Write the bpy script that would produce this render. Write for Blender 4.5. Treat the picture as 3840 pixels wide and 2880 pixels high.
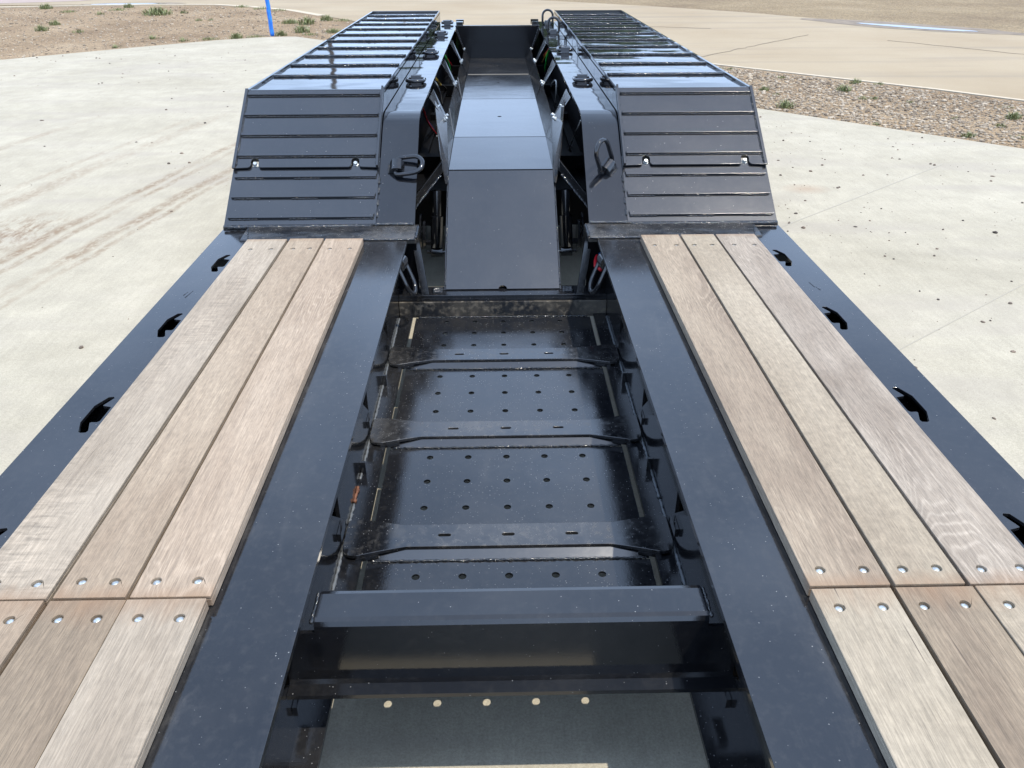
import bpy, bmesh, math, random
from math import sin, cos, pi, radians
from mathutils import Vector, Matrix, noise
from mathutils.geometry import delaunay_2d_cdt

S = bpy.context.scene
for o in list(bpy.data.objects):
    bpy.data.objects.remove(o)
COL = S.collection
DZ = 0.6          # deck plane of the trailer above the ground

# ------------------------------------------------------------------ camera
P_, Y_, R_ = radians(30.138), radians(1.0475), radians(0.165)
fwd = Vector((sin(Y_)*cos(P_), cos(Y_)*cos(P_), -sin(P_)))
rgt = Vector((cos(Y_), -sin(Y_), 0))
dwn = fwd.cross(rgt)
r2 = rgt*cos(R_) + dwn*sin(R_)
d2 = -rgt*sin(R_) + dwn*cos(R_)
cd = bpy.data.cameras.new('camera'); cam = bpy.data.objects.new('camera', cd); COL.objects.link(cam)
M = Matrix(((r2.x, -d2.x, -fwd.x), (r2.y, -d2.y, -fwd.y), (r2.z, -d2.z, -fwd.z)))
cam.matrix_world = Matrix.Translation((-0.0204, 0, 1.1961+DZ)) @ M.to_4x4()
cd.sensor_fit = 'HORIZONTAL'; cd.sensor_width = 36; cd.lens = 2928.7/3840*36
cd.clip_start = 0.05; cd.clip_end = 2000
S.camera = cam

# ------------------------------------------------------------------ world, sun
SUN = Vector((0.317, -0.21, 1.0)).normalized()
elev = math.asin(SUN.z); azim = math.atan2(SUN.x, SUN.y)
w = bpy.data.worlds.new("World"); S.world = w; w.use_nodes = True
nt = w.node_tree; N = nt.nodes; L = nt.links
bg = N['Background']; bg.inputs[1].default_value = 0.15
sky = N.new('ShaderNodeTexSky'); sky.sky_type = 'NISHITA'; sky.sun_disc = False
sky.sun_elevation = elev; sky.sun_rotation = azim; sky.dust_density = 1.2
tc = N.new('ShaderNodeTexCoord'); sp = N.new('ShaderNodeSeparateXYZ'); L.new(tc.outputs['Generated'], sp.inputs[0])
def mth(op, a, b=None, tree=None, clamp=False):
    n = (tree or nt).nodes.new('ShaderNodeMath'); n.operation = op; n.use_clamp = clamp
    for i, v in enumerate((a, b)):
        if v is None: continue
        if isinstance(v, (int, float)): n.inputs[i].default_value = v
        else: (tree or nt).links.new(v, n.inputs[i])
    return n.outputs[0]
zz = mth('MAXIMUM', mth('ADD', sp.outputs[2], 0.12), 0.03)
cx = N.new('ShaderNodeCombineXYZ'); L.new(mth('DIVIDE', sp.outputs[0], zz), cx.inputs[0]); L.new(mth('DIVIDE', sp.outputs[1], zz), cx.inputs[1])
cn = N.new('ShaderNodeTexNoise'); cn.inputs['Scale'].default_value = 1.1; cn.inputs['Detail'].default_value = 7; cn.inputs['Roughness'].default_value = .55
cn.inputs['Distortion'].default_value = .25
L.new(cx.outputs[0], cn.inputs['Vector'])
cr = N.new('ShaderNodeValToRGB'); cr.color_ramp.elements[0].position = .40; cr.color_ramp.elements[0].color = (.38,.38,.38,1)
cr.color_ramp.elements[1].position = .68; cr.color_ramp.elements[1].color = (.97,.97,.97,1)
L.new(cn.outputs[0], cr.inputs[0])
mx = N.new('ShaderNodeMix'); mx.data_type = 'RGBA'; L.new(mth('ADD', cr.outputs[0], mth('MULTIPLY', mth('POWER', mth('SUBTRACT', 1.0, mth('MAXIMUM', sp.outputs[2], 0.0)), 3.0), .30), clamp=True), mx.inputs[0]); L.new(sky.outputs[0], mx.inputs[6])
mx.inputs[7].default_value = (8.0, 10.6, 15.2, 1)
L.new(mx.outputs[2], bg.inputs[0])
sd = bpy.data.lights.new('sun', 'SUN'); sd.energy = 4.8; sd.angle = radians(.5); sd.color = (1, .92, .79)
so = bpy.data.objects.new('sun', sd); COL.objects.link(so); so.location = (3, -1, 12); so.rotation_euler = SUN.to_track_quat('Z', 'Y').to_euler()
S.view_settings.view_transform = 'Standard'; S.view_settings.look = 'None'; S.view_settings.exposure = 0.03; S.view_settings.gamma = 1
S.view_settings.use_curve_mapping = False
S.render.engine = 'CYCLES'; S.cycles.max_bounces = 8; S.cycles.sample_clamp_indirect = 4
S.cycles.use_denoising = True

# ------------------------------------------------------------------ material helpers
class T:
    """small node-tree builder"""
    def __init__(s, name):
        s.m = bpy.data.materials.new(name); s.m.use_nodes = True; s.t = s.m.node_tree
        s.b = s.t.nodes['Principled BSDF']; s.out = s.t.nodes['Material Output']
    def n(s, ty): return s.t.nodes.new(ty)
    def l(s, a, b): s.t.links.new(a, b)
    def coord(s, kind='Object', scale=(1,1,1), off=None, rot=(0,0,0)):
        c = s.n('ShaderNodeTexCoord'); m = s.n('ShaderNodeMapping'); m.inputs['Scale'].default_value = scale
        m.inputs['Rotation'].default_value = rot
        src = c.outputs[kind] if kind != 'World' else None
        if kind == 'World':
            g = s.n('ShaderNodeNewGeometry'); src = g.outputs['Position']
        if off is not None:
            a = s.n('ShaderNodeVectorMath'); a.operation = 'ADD'; s.l(src, a.inputs[0]); s.l(off, a.inputs[1]); src = a.outputs[0]
        s.l(src, m.inputs['Vector']); return m.outputs[0]
    def noise(s, vec, scale, detail=4, rough=.5, dist=0):
        x = s.n('ShaderNodeTexNoise'); x.inputs['Scale'].default_value = scale; x.inputs['Detail'].default_value = detail
        x.inputs['Roughness'].default_value = rough; x.inputs['Distortion'].default_value = dist; s.l(vec, x.inputs['Vector']); return x.outputs[0]
    def voro(s, vec, scale, feat='F1', out='Distance'):
        x = s.n('ShaderNodeTexVoronoi'); x.feature = feat; x.inputs['Scale'].default_value = scale; s.l(vec, x.inputs['Vector']); return x.outputs[out]
    def ramp(s, f, *st):
        r = s.n('ShaderNodeValToRGB'); e = r.color_ramp.elements
        while len(e) < len(st): e.new(.5)
        for i, (p, c) in enumerate(st):
            e[i].position = p; e[i].color = (*c, 1) if isinstance(c, tuple) else (c, c, c, 1)
        s.l(f, r.inputs[0]); return r.outputs[0]
    def mix(s, f, a, b, mode='MIX'):
        x = s.n('ShaderNodeMix'); x.data_type = 'RGBA'; x.blend_type = mode
        for i, v in ((0, f), (6, a), (7, b)):
            if isinstance(v, (int, float)): x.inputs[i].default_value = v if i == 0 else (v, v, v, 1)
            elif isinstance(v, tuple): x.inputs[i].default_value = (*v, 1)
            else: s.l(v, x.inputs[i])
        return x.outputs[2]
    def math(s, op, a, b=None, clamp=False): return mth(op, a, b, s.t, clamp)
    def bump(s, h, strength, dist=.01, prev=None):
        b = s.n('ShaderNodeBump'); b.inputs['Strength'].default_value = strength; b.inputs['Distance'].default_value = dist
        s.l(h, b.inputs['Height'])
        if prev: s.l(prev, b.inputs['Normal'])
        return b.outputs[0]
    def set(s, color=None, rough=None, normal=None, metal=None, ior=None):
        for k, v in (('Base Color', color), ('Roughness', rough), ('Normal', normal), ('Metallic', metal), ('IOR', ior)):
            if v is None: continue
            if isinstance(v, (int, float)): s.b.inputs[k].default_value = v
            elif isinstance(v, tuple): s.b.inputs[k].default_value = (*v, 1)
            else: s.l(v, s.b.inputs[k])
        return s.m

def plain(n, c, r=.5, **k): t = T(n); return t.set(c, r, **k)

def paint(name, speck=.3, dust=.15, wave=0., rough=.07, tan=.0, wscale=3.0, peel=.04, ior=1.72, edge=None):
    t = T(name); W = t.coord('World')
    n1 = t.noise(W, 2.6, 5, .6); n2 = t.noise(W, 45, 3, .7)
    film = t.math('MULTIPLY', t.ramp(n1, (.42, .0), (.75, 1.)), dust)
    fine = t.math('MULTIPLY', t.ramp(n2, (.5, .0), (.8, 1.)), dust*.8)
    f = t.math('ADD', film, fine)
    f = t.math('ADD', f, .012)
    if edge:   # fine dust gathered along the foot of the planks
        sx_ = t.n('ShaderNodeSeparateXYZ'); t.l(W, sx_.inputs[0]); ax_ = t.math('ABSOLUTE', sx_.outputs[0])
        band = t.ramp(t.math('MULTIPLY', t.math('SUBTRACT', ax_, edge-.06), 16), (.1, 0.), (.85, 1.))
        f = t.math('ADD', f, t.math('MULTIPLY', band, t.ramp(t.noise(t.coord('World', (1, .3, 1)), 28, 6, .75, .4), (.5, 0.), (.75, .11))))
    # small specks of grit: random cells of a voronoi field
    rr = T.voro(t, W, 130, 'F1', 'Distance'); cc = T.voro(t, W, 130, 'F1', 'Color')
    sx = t.n('ShaderNodeSeparateColor'); t.l(cc, sx.inputs[0])
    dot = t.math('MULTIPLY', t.math('LESS_THAN', rr, t.math('MULTIPLY', sx.outputs[1], .22)), t.math('GREATER_THAN', sx.outputs[0], 1-.09*speck*3))
    dot = t.math('MULTIPLY', dot, t.ramp(t.noise(W, 6, 2), (.35, .25), (.6, .85)))
    base = t.mix(f, (.0035, .0045, .007), (.30, .28, .25) if tan == 0 else (.36, .31, .23))
    sm = t.noise(t.coord('World', (1, .22, 1)), 16, 6, .7, .5)
    base = t.mix(t.math('MULTIPLY', t.ramp(sm, (.56, 0.), (.78, 1.)), min(.3, dust*.8)), base, (.30, .29, .27))
    base = t.mix(t.math('MULTIPLY', dot, .38), base, (.45, .46, .46))
    ro = t.math('ADD', t.math('MULTIPLY', f, 1.4), rough)
    ro = t.math('ADD', ro, t.math('MULTIPLY', dot, .4), clamp=True)
    h = t.noise(t.coord('World'), 240, 2); nm = t.bump(h, peel, .002)
    if wave:
        nm = t.bump(t.noise(t.coord('World', (1, 1.6, 1)), wscale, 2, .4), wave, .02, nm)
    return t.set(base, ro, nm, ior=ior)

MP = paint('black_gloss_paint', .5, .04)
MCHN = paint('black_paint_channel_dusty', 1.2, .16, rough=.10, wave=.10, wscale=2.5, ior=1.85)
MFLG = paint('black_gloss_paint_flange', .5, .05, edge=.612)
MPAN = paint('black_paint_gritty', 2.2, .045, wave=.12, wscale=2.5, rough=.07, peel=.10)
MFEN = paint('black_paint_fender', .25, .015, wave=.30, rough=.03, wscale=2.0, peel=.01)
MSLO = paint('black_paint_slope', .12, .02, wave=.05, rough=.14, ior=1.98)
MBROWN = paint('black_paint_brown_dust', .8, .6, rough=.3, tan=1)
MDUST = paint('black_paint_dusty', .8, .13, rough=.14, tan=1, wave=.25, wscale=5)
MCOV = paint('black_paint_cover', .8, .05, rough=.10, tan=1, wave=.08)
MFLAT = paint('black_paint_flat_cover', .3, .03, rough=.06, wave=.04)
MINT = T('interior_shade_black'); MINT = MINT.set((.002, .0022, .003), .6, ior=1.2)  # dull black for inner parts, with their deep shade put into the colour
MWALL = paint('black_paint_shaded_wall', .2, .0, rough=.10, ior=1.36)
MWING = paint('black_paint_wing', .6, .06, rough=.16, tan=1, wave=.10, ior=1.5)
MBEAM = paint('black_paint_beam', .35, .03, rough=.06, wave=.03)
MWELD = T('painted_weld'); MWELD = MWELD.set((.006, .007, .009), .13, MWELD.bump(MWELD.noise(MWELD.coord('World'), 260, 3), .8, .004), ior=1.8)
MCAULK = T('grey_seam_weld'); MCAULK = MCAULK.set((.11, .12, .13), .4, MCAULK.bump(MCAULK.noise(MCAULK.coord('World'), 200, 3), .6, .004))
MSEAM = plain('dusty_seam', (.20, .18, .145), .6)
MRUST = T('rusty_weld'); MRUST = MRUST.set(MRUST.ramp(MRUST.noise(MRUST.coord('World'), 60), (.3, (.07, .025, .012)), (.7, (.20, .085, .045))), .7)
t = T('zinc_plating'); MZINC = t.set(t.ramp(t.noise(t.coord('World'), 160, 4), (.3, (.34, .37, .38)), (.7, (.72, .77, .79))), .34, t.bump(t.noise(t.coord('World'), 300, 3), .4, .002), metal=.75)
t = T('rubber'); MRUB = t.set((.006, .006, .007), .7)
MRED = plain('red_hose', (.5, .012, .02), .4); MGRN = plain('green_hose', (.05, .75, .12), .4); MYEL = plain('yellow_hose', (.6, .36, .03), .4)
MWHT = plain('white_hose', (.55, .55, .52), .4); MBLU = plain('blue_hose', (.01, .05, .16), .4)

def wood(name, c0, c1, fig=.2, curl=.0, mot=.10, fibre=.26, knots=0., cracks=.5, seed=0):
    fibre *= .8; c0 = tuple(v*k for v, k in zip(c0, (1.0, 1.0, .985))); c1 = tuple(v*k for v, k in zip(c1, (.985, .985, .97))); fig *= .7
    """weathered hardwood board: fine fibres along the board, slow tone drift, ring figure and curl in different measure"""
    t = T(name); oi = t.n('ShaderNodeObjectInfo')
    off = t.n('ShaderNodeCombineXYZ'); t.l(t.math('MULTIPLY', oi.outputs['Random'], 37), off.inputs[0]); t.l(t.math('MULTIPLY', oi.outputs['Random'], 91), off.inputs[1])
    off.inputs[2].default_value = seed*3.7; off = off.outputs[0]
    drift = t.noise(t.coord('Object', (1, .16, 1), off), 7, 3, .5, .4)
    tone = t.noise(t.coord('Object', (1, .5, 1), off), 3.2, 3, .5, 1.)
    f = t.math('ADD', t.math('MULTIPLY', drift, .55), t.math('MULTIPLY', tone, .45))
    col = t.ramp(f, (.36, c0), (.62, c1))
    # cathedral figure: thin pale rings of a warped field
    fld = t.noise(t.coord('Object', (1, .13, 1), off), 5.5, 2.5, .45, .5)
    ring = t.math('SINE', t.math('MULTIPLY', fld, 270))
    area_ = t.ramp(t.noise(t.coord('Object', (1, .5, 1), off), 2.6, 2), (.44, 0.), (.6, 1.))
    hi = tuple(min(1, v*1.32+.03) for v in c1); lo = tuple(v*.80 for v in c0)
    col = t.mix(t.math('MULTIPLY', t.math('MULTIPLY', t.ramp(ring, (.55, 0.), (1., 1.)), area_), fig*1.6), col, hi)
    col = t.mix(t.math('MULTIPLY', t.math('MULTIPLY', t.ramp(ring, (.0, 1.), (.35, 0.)), area_), fig), col, lo)
    f1 = t.noise(t.coord('Object', (1, .022, 1), off), 520, 3, .6); f2 = t.noise(t.coord('Object', (1, .05, 1), off), 230, 4, .65)
    pores = t.noise(t.coord('Object', (1, .11, 1), off), 310, 3, .7)
    col = t.mix(1.0, col, t.ramp(f1, (.3, 1-fibre), (.62, 1+fibre*.45)), 'MULTIPLY')
    col = t.mix(1.0, col, t.ramp(f2, (.3, 1-fibre*.7), (.65, 1+fibre*.4)), 'MULTIPLY')
    col = t.mix(1.0, col, t.ramp(pores, (.3, 1-fibre*.9), (.55, 1.03)), 'MULTIPLY')
    m = t.noise(t.coord('Object', (1, .6, 1), off), 60, 4, .7)
    col = t.mix(1.0, col, t.ramp(m, (.3, 1-mot), (.7, 1+mot)), 'MULTIPLY')
    if curl:
        cu = t.noise(t.coord('Object', (.22, 1, 1), off, (0, 0, .38)), 62, 3, .6, .7)
        cm = t.math('MULTIPLY', t.ramp(t.noise(t.coord('Object', (1.6, .25, 1), off), 3.4, 2), (.42, 0.), (.58, 1.)), curl)
        col = t.mix(cm, col, t.mix(1.0, col, t.ramp(cu, (.35, .80), (.62, 1.25)), 'MULTIPLY'))
    if knots:
        k = t.voro(t.coord('Object', (1.2, .8, 1), off), 2.6); col = t.mix(t.math('MULTIPLY', t.ramp(k, (.02, 1.), (.20, 0.)), knots), col, tuple(v*.62 for v in c0))
    g = t.n('ShaderNodeTexCoord'); sy = t.n('ShaderNodeSeparateXYZ'); t.l(g.outputs['Generated'], sy.inputs[0])
    e = t.math('ABSOLUTE', t.math('SUBTRACT', sy.outputs[1], .5)); e = t.math('ADD', e, t.math('MULTIPLY', t.math('SUBTRACT', t.noise(t.coord('Object', (1, .3, 1), off), 30, 3), .5), .03))
    col = t.mix(t.math('MULTIPLY', t.ramp(e, (.482, 0.), (.503, 1.)), .55), col, (.235, .140, .078))
    crk = t.noise(t.coord('Object', (1, .016, 1), off), 105, 2, .35)
    col = t.mix(t.math('MULTIPLY', t.ramp(crk, (.725, 0.), (.745, 1.)), cracks), col, (.055, .04, .03))
    nm = t.bump(f1, .4, .003); nm = t.bump(m, .2, .003, nm)
    return t.set(col, .72, nm)
WD = dict(pale_curly=wood('plank_pale_curly', (.245, .200, .152), (.345, .292, .230), .14, 1.0, .08, .24, .25, .2, seed=1),
          tan=wood('plank_tan', (.25, .190, .135), (.335, .268, .198), .10, 0, .12, .26, .3, .15, seed=2),
          tan_fig=wood('plank_tan_figured', (.255, .190, .135), (.36, .285, .215), .30, .0, .08, .26, .8, .15, seed=3),
          brown_fig=wood('plank_brown_figured', (.215, .165, .120), (.32, .258, .190), .30, 0, .07, .30, 0, .3, seed=4),
          pale_mot=wood('plank_pale_mottled', (.25, .203, .147), (.34, .288, .218), .05, .2, .17, .22, cracks=.1, seed=5),
          grey_fig=wood('plank_grey_figured', (.205, .165, .128), (.335, .285, .232), .28, 0, .08, .30, 0, .3, seed=6),
          pale_crack=wood('plank_pale_cracked', (.255, .212, .155), (.35, .30, .23), .07, .15, .12, .24, 0, .9, seed=7),
          brown=wood('plank_brown', (.185, .14, .098), (.27, .215, .152), .10, 0, .10, .30, 0, .8, seed=8))
# ------------------------------------------------------------------ mesh helpers (lists of verts / faces)
def J(*gs):
    V, F = [], []
    for v, f in gs:
        k = len(V); V += v; F += [tuple(i+k for i in q) for q in f]
    return V, F
def box(x0, x1, y0, y1, z0, z1):
    v = [(x, y, z) for z in (z0, z1) for y in (y0, y1) for x in (x0, x1)]
    return v, [(0,2,3,1), (4,5,7,6), (0,1,5,4), (2,6,7,3), (0,4,6,2), (1,3,7,5)]
def xf(g, fn): return [tuple(fn(*p)) for p in g[0]], g[1]
def flipx(g): return [(-x, y, z) for x, y, z in g[0]], [tuple(reversed(f)) for f in g[1]]
def inside(p, poly):
    x, y = p; c = False; n = len(poly)
    for i in range(n):
        x1, y1 = poly[i]; x2, y2 = poly[(i+1) % n]
        if (y1 > y) != (y2 > y) and x < (x2-x1)*(y-y1)/(y2-y1)+x1: c = not c
    return c
def area(p): return sum(p[i][0]*p[(i+1) % len(p)][1]-p[(i+1) % len(p)][0]*p[i][1] for i in range(len(p)))/2
def plate(outline, holes, c0, c1, fr=lambda a, b, c: (a, b, c)):
    """flat sheet with holes, between c0 and c1 of the frame's third axis"""
    loops = [list(outline) if area(outline) > 0 else list(reversed(outline))]
    for h in holes: loops.append(list(h) if area(h) < 0 else list(reversed(h)))
    co, ed, fl = [], [], []
    for lp in loops:
        k = len(co); n = len(lp); co += [Vector(p) for p in lp]; ed += [(k+i, k+(i+1) % n) for i in range(n)]
    vs, _, fs, *_ = delaunay_2d_cdt(co, ed, [], 0, 1e-7)
    def keep(f):
        c = sum((vs[i] for i in f), Vector((0, 0)))/len(f)
        return inside(c, loops[0]) and not any(inside(c, h) for h in loops[1:])
    fs = [f for f in fs if keep(f)]
    V = [fr(v.x, v.y, c1) for v in vs] + [fr(v.x, v.y, c0) for v in vs]; n = len(vs); F = []
    for f in fs:
        a = area([vs[i] for i in f]); f = list(f) if a > 0 else list(reversed(f))
        F.append(tuple(f)); F.append(tuple(i+n for i in reversed(f)))
    # side walls from boundary edges
    cnt = {}
    for f in fs:
        a = area([vs[i] for i in f]); f = list(f) if a > 0 else list(reversed(f))
        for i in range(len(f)):
            e = (f[i], f[(i+1) % len(f)]); cnt[e] = 1
    for (a, b) in cnt:
        if (b, a) not in cnt: F.append((a, a+n, b+n, b))
    return V, F
def circ(x, y, r, n=20, a0=0): return [(x+r*cos(a0+2*pi*i/n), y+r*sin(a0+2*pi*i/n)) for i in range(n)]
def rect(x0, x1, y0, y1): return [(x0, y0), (x1, y0), (x1, y1), (x0, y1)]
def rrect(x0, x1, y0, y1, r, n=5):
    p = []
    for cx_, cy_, a in ((x1-r, y0+r, -pi/2), (x1-r, y1-r, 0), (x0+r, y1-r, pi/2), (x0+r, y0+r, pi)):
        p += [(cx_+r*cos(a+pi/2*i/n), cy_+r*sin(a+pi/2*i/n)) for i in range(n+1)]
    return p
def tube(pts, r, n=10, closed=False, rf=None):
    P = [Vector(p) for p in pts]; m = len(P); V, F = [], []
    T0 = (P[1]-P[0]).normalized(); up = Vector((0, 0, 1)) if abs(T0.z) < .9 else Vector((1, 0, 0))
    U = (up-T0*up.dot(T0)).normalized()
    for i in range(m):
        a = P[(i-1) % m] if (closed or i > 0) else P[i]; b = P[(i+1) % m] if (closed or i < m-1) else P[i]
        t_ = (b-a).normalized(); U = (U-t_*U.dot(t_)).normalized(); B = t_.cross(U)
        rr = r if rf is None else rf(i)
        V += [tuple(P[i]+(U*cos(2*pi*k/n)+B*sin(2*pi*k/n))*rr) for k in range(n)]
    for i in range(m if closed else m-1):
        for k in range(n):
            a, b = i*n+k, i*n+(k+1) % n; c, d = ((i+1) % m)*n+(k+1) % n, ((i+1) % m)*n+k
            F.append((a, b, c, d))
    if not closed:
        F.append(tuple(range(n-1, -1, -1))); F.append(tuple((m-1)*n+k for k in range(n)))
    return V, F
def sweep(prof, x0, x1, fr=None):
    """closed profile (y, z) swept along x"""
    n = len(prof)
    if area(prof) < 0: prof = list(reversed(prof))
    V = [(x0, y, z) for y, z in prof]+[(x1, y, z) for y, z in prof]
    F = [(i, (i+1) % n, n+(i+1) % n, n+i) for i in range(n)]
    F.append(tuple(reversed(range(n)))); F.append(tuple(range(n, 2*n)))
    F = [tuple(reversed(f)) for f in F] if x1 < x0 else F
    return V, F
def lathe(prof, n=20):   # (r, z)
    V, F = [], []; m = len(prof)
    for i in range(n):
        a = 2*pi*i/n
        V += [(r*cos(a), r*sin(a), z) for r, z in prof]
    for i in range(n):
        for k in range(m-1):
            F.append((i*m+k, ((i+1) % n)*m+k, ((i+1) % n)*m+k+1, i*m+k+1))
    return V, F
def weld(a, b, r=.004, step=.006, seed=0, n=6):
    a, b = Vector(a), Vector(b); L_ = (b-a).length; m = max(3, int(L_/step)); rnd = random.Random(seed+int(L_*999))
    pts = []; rs = []
    for i in range(m+1):
        f = i/m; p = a.lerp(b, f)
        j = Vector((rnd.uniform(-1, 1), rnd.uniform(-1, 1), rnd.uniform(-1, 1)))*r*.22
        pts.append(p+j); rs.append(r*(1+.32*sin(i*2.1)+rnd.uniform(-.25, .25)))
    return tube(pts, r, n, rf=lambda i: rs[i])

DUM = {}
SPLIT = {'weld_bead', 'beam_end', 'cross_tube', 'edge_channel_side', 'stamped_mark', 'bolt', 'foot_ledge', 'spring_hanger', 'shock_absorber'}
def islands(g):
    V, F = g; par = list(range(len(V)))
    def fd(a):
        while par[a] != a: par[a] = par[par[a]]; a = par[a]
        return a
    for f in F:
        for q in f[1:]: par[fd(f[0])] = fd(q)
    out = {}
    for f in F: out.setdefault(fd(f[0]), []).append(f)
    res = []
    for fs in out.values():
        idx = sorted({i for f in fs for i in f}); mp = {i: k for k, i in enumerate(idx)}
        res.append(([V[i] for i in idx], [tuple(mp[i] for i in f) for f in fs]))
    return res
def ob(name, g, mat, *a, **k):
    if name in SPLIT:
        isl = islands(g)
        if len(isl) > 1: return [ob1(name, q, mat, *a, **k) for q in isl][0]
    return ob1(name, g, mat, *a, **k)
def ob1(name, g, mat, parent=None, smooth=False, *a, **k):
    return ob2(name, g, mat, parent, 'all' if name == 'weld_bead' else smooth, *a, **k)
def ob2(name, g, mat, parent=None, smooth=False, bev=0, stuff=False, label=None, dz=DZ, seg=2, center=True):
    V, F = g
    if center:
        xs, ys, zs = zip(*V); c = Vector(((min(xs)+max(xs))/2, (min(ys)+max(ys))/2, (min(zs)+max(zs))/2))
    else: c = Vector((0, 0, 0))
    me = bpy.data.meshes.new(name); me.from_pydata([tuple(Vector(v)-c) for v in V], [], F); me.update()
    bm = bmesh.new(); bm.from_mesh(me)
    bmesh.ops.recalc_face_normals(bm, faces=bm.faces); bm.to_mesh(me); bm.free()
    if smooth:
        me.shade_smooth()
        if smooth != 'all': me.set_sharp_from_angle(angle=radians(38))
    me.materials.append(mat)
    o = bpy.data.objects.new(name, me); COL.objects.link(o)
    if parent: 
        o.parent = parent
        pl = Vector(DUM.get(parent.name, (0, 0, 0)))
        o.location = c+Vector((0, 0, dz))-pl; DUM[o.name] = tuple(c+Vector((0, 0, dz)))
    else:
        o.location = c+Vector((0, 0, dz)); DUM[o.name] = tuple(o.location)
    if bev:
        b = o.modifiers.new('bevel', 'BEVEL'); b.width = bev; b.segments = seg; b.limit_method = 'ANGLE'; b.angle_limit = radians(40)
        me.shade_smooth(); me.set_sharp_from_angle(angle=radians(38)); b.harden_normals = True
    if stuff: o['kind'] = 'stuff'
    if label: o['label'] = label
    return o
def tag(o, label, cat=None, group=None, kind=None):
    if label: o['label'] = label
    if cat: o['category'] = cat
    if group: o['group'] = group
    if kind: o['kind'] = kind
    return o
def cp(o, loc, parent=None, rot=None):
    """copy of a one-mesh part at a deck-space location"""
    c = o.copy(); COL.objects.link(c); p = parent or o.parent; c.parent = p
    pl = Vector(DUM.get(p.name, (0, 0, 0))) if p else Vector((0, 0, 0))
    c.location = Vector(loc)+Vector((0, 0, DZ))-pl; DUM[c.name] = tuple(Vector(loc)+Vector((0, 0, DZ)))
    if rot: c.rotation_euler = rot
    return c

# ================================================================== GROUND
def sheet(name, poly, z, mat, lab=None, sub=0):
    n = len(poly)
    me = bpy.data.meshes.new(name); P = list(poly) if area(poly) > 0 else list(reversed(poly))
    me.from_pydata([(x, y, z) for x, y in P], [], [tuple(range(n))]); me.materials.append(mat)
    o = bpy.data.objects.new(name, me); COL.objects.link(o); o['kind'] = 'structure'
    return o
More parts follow.
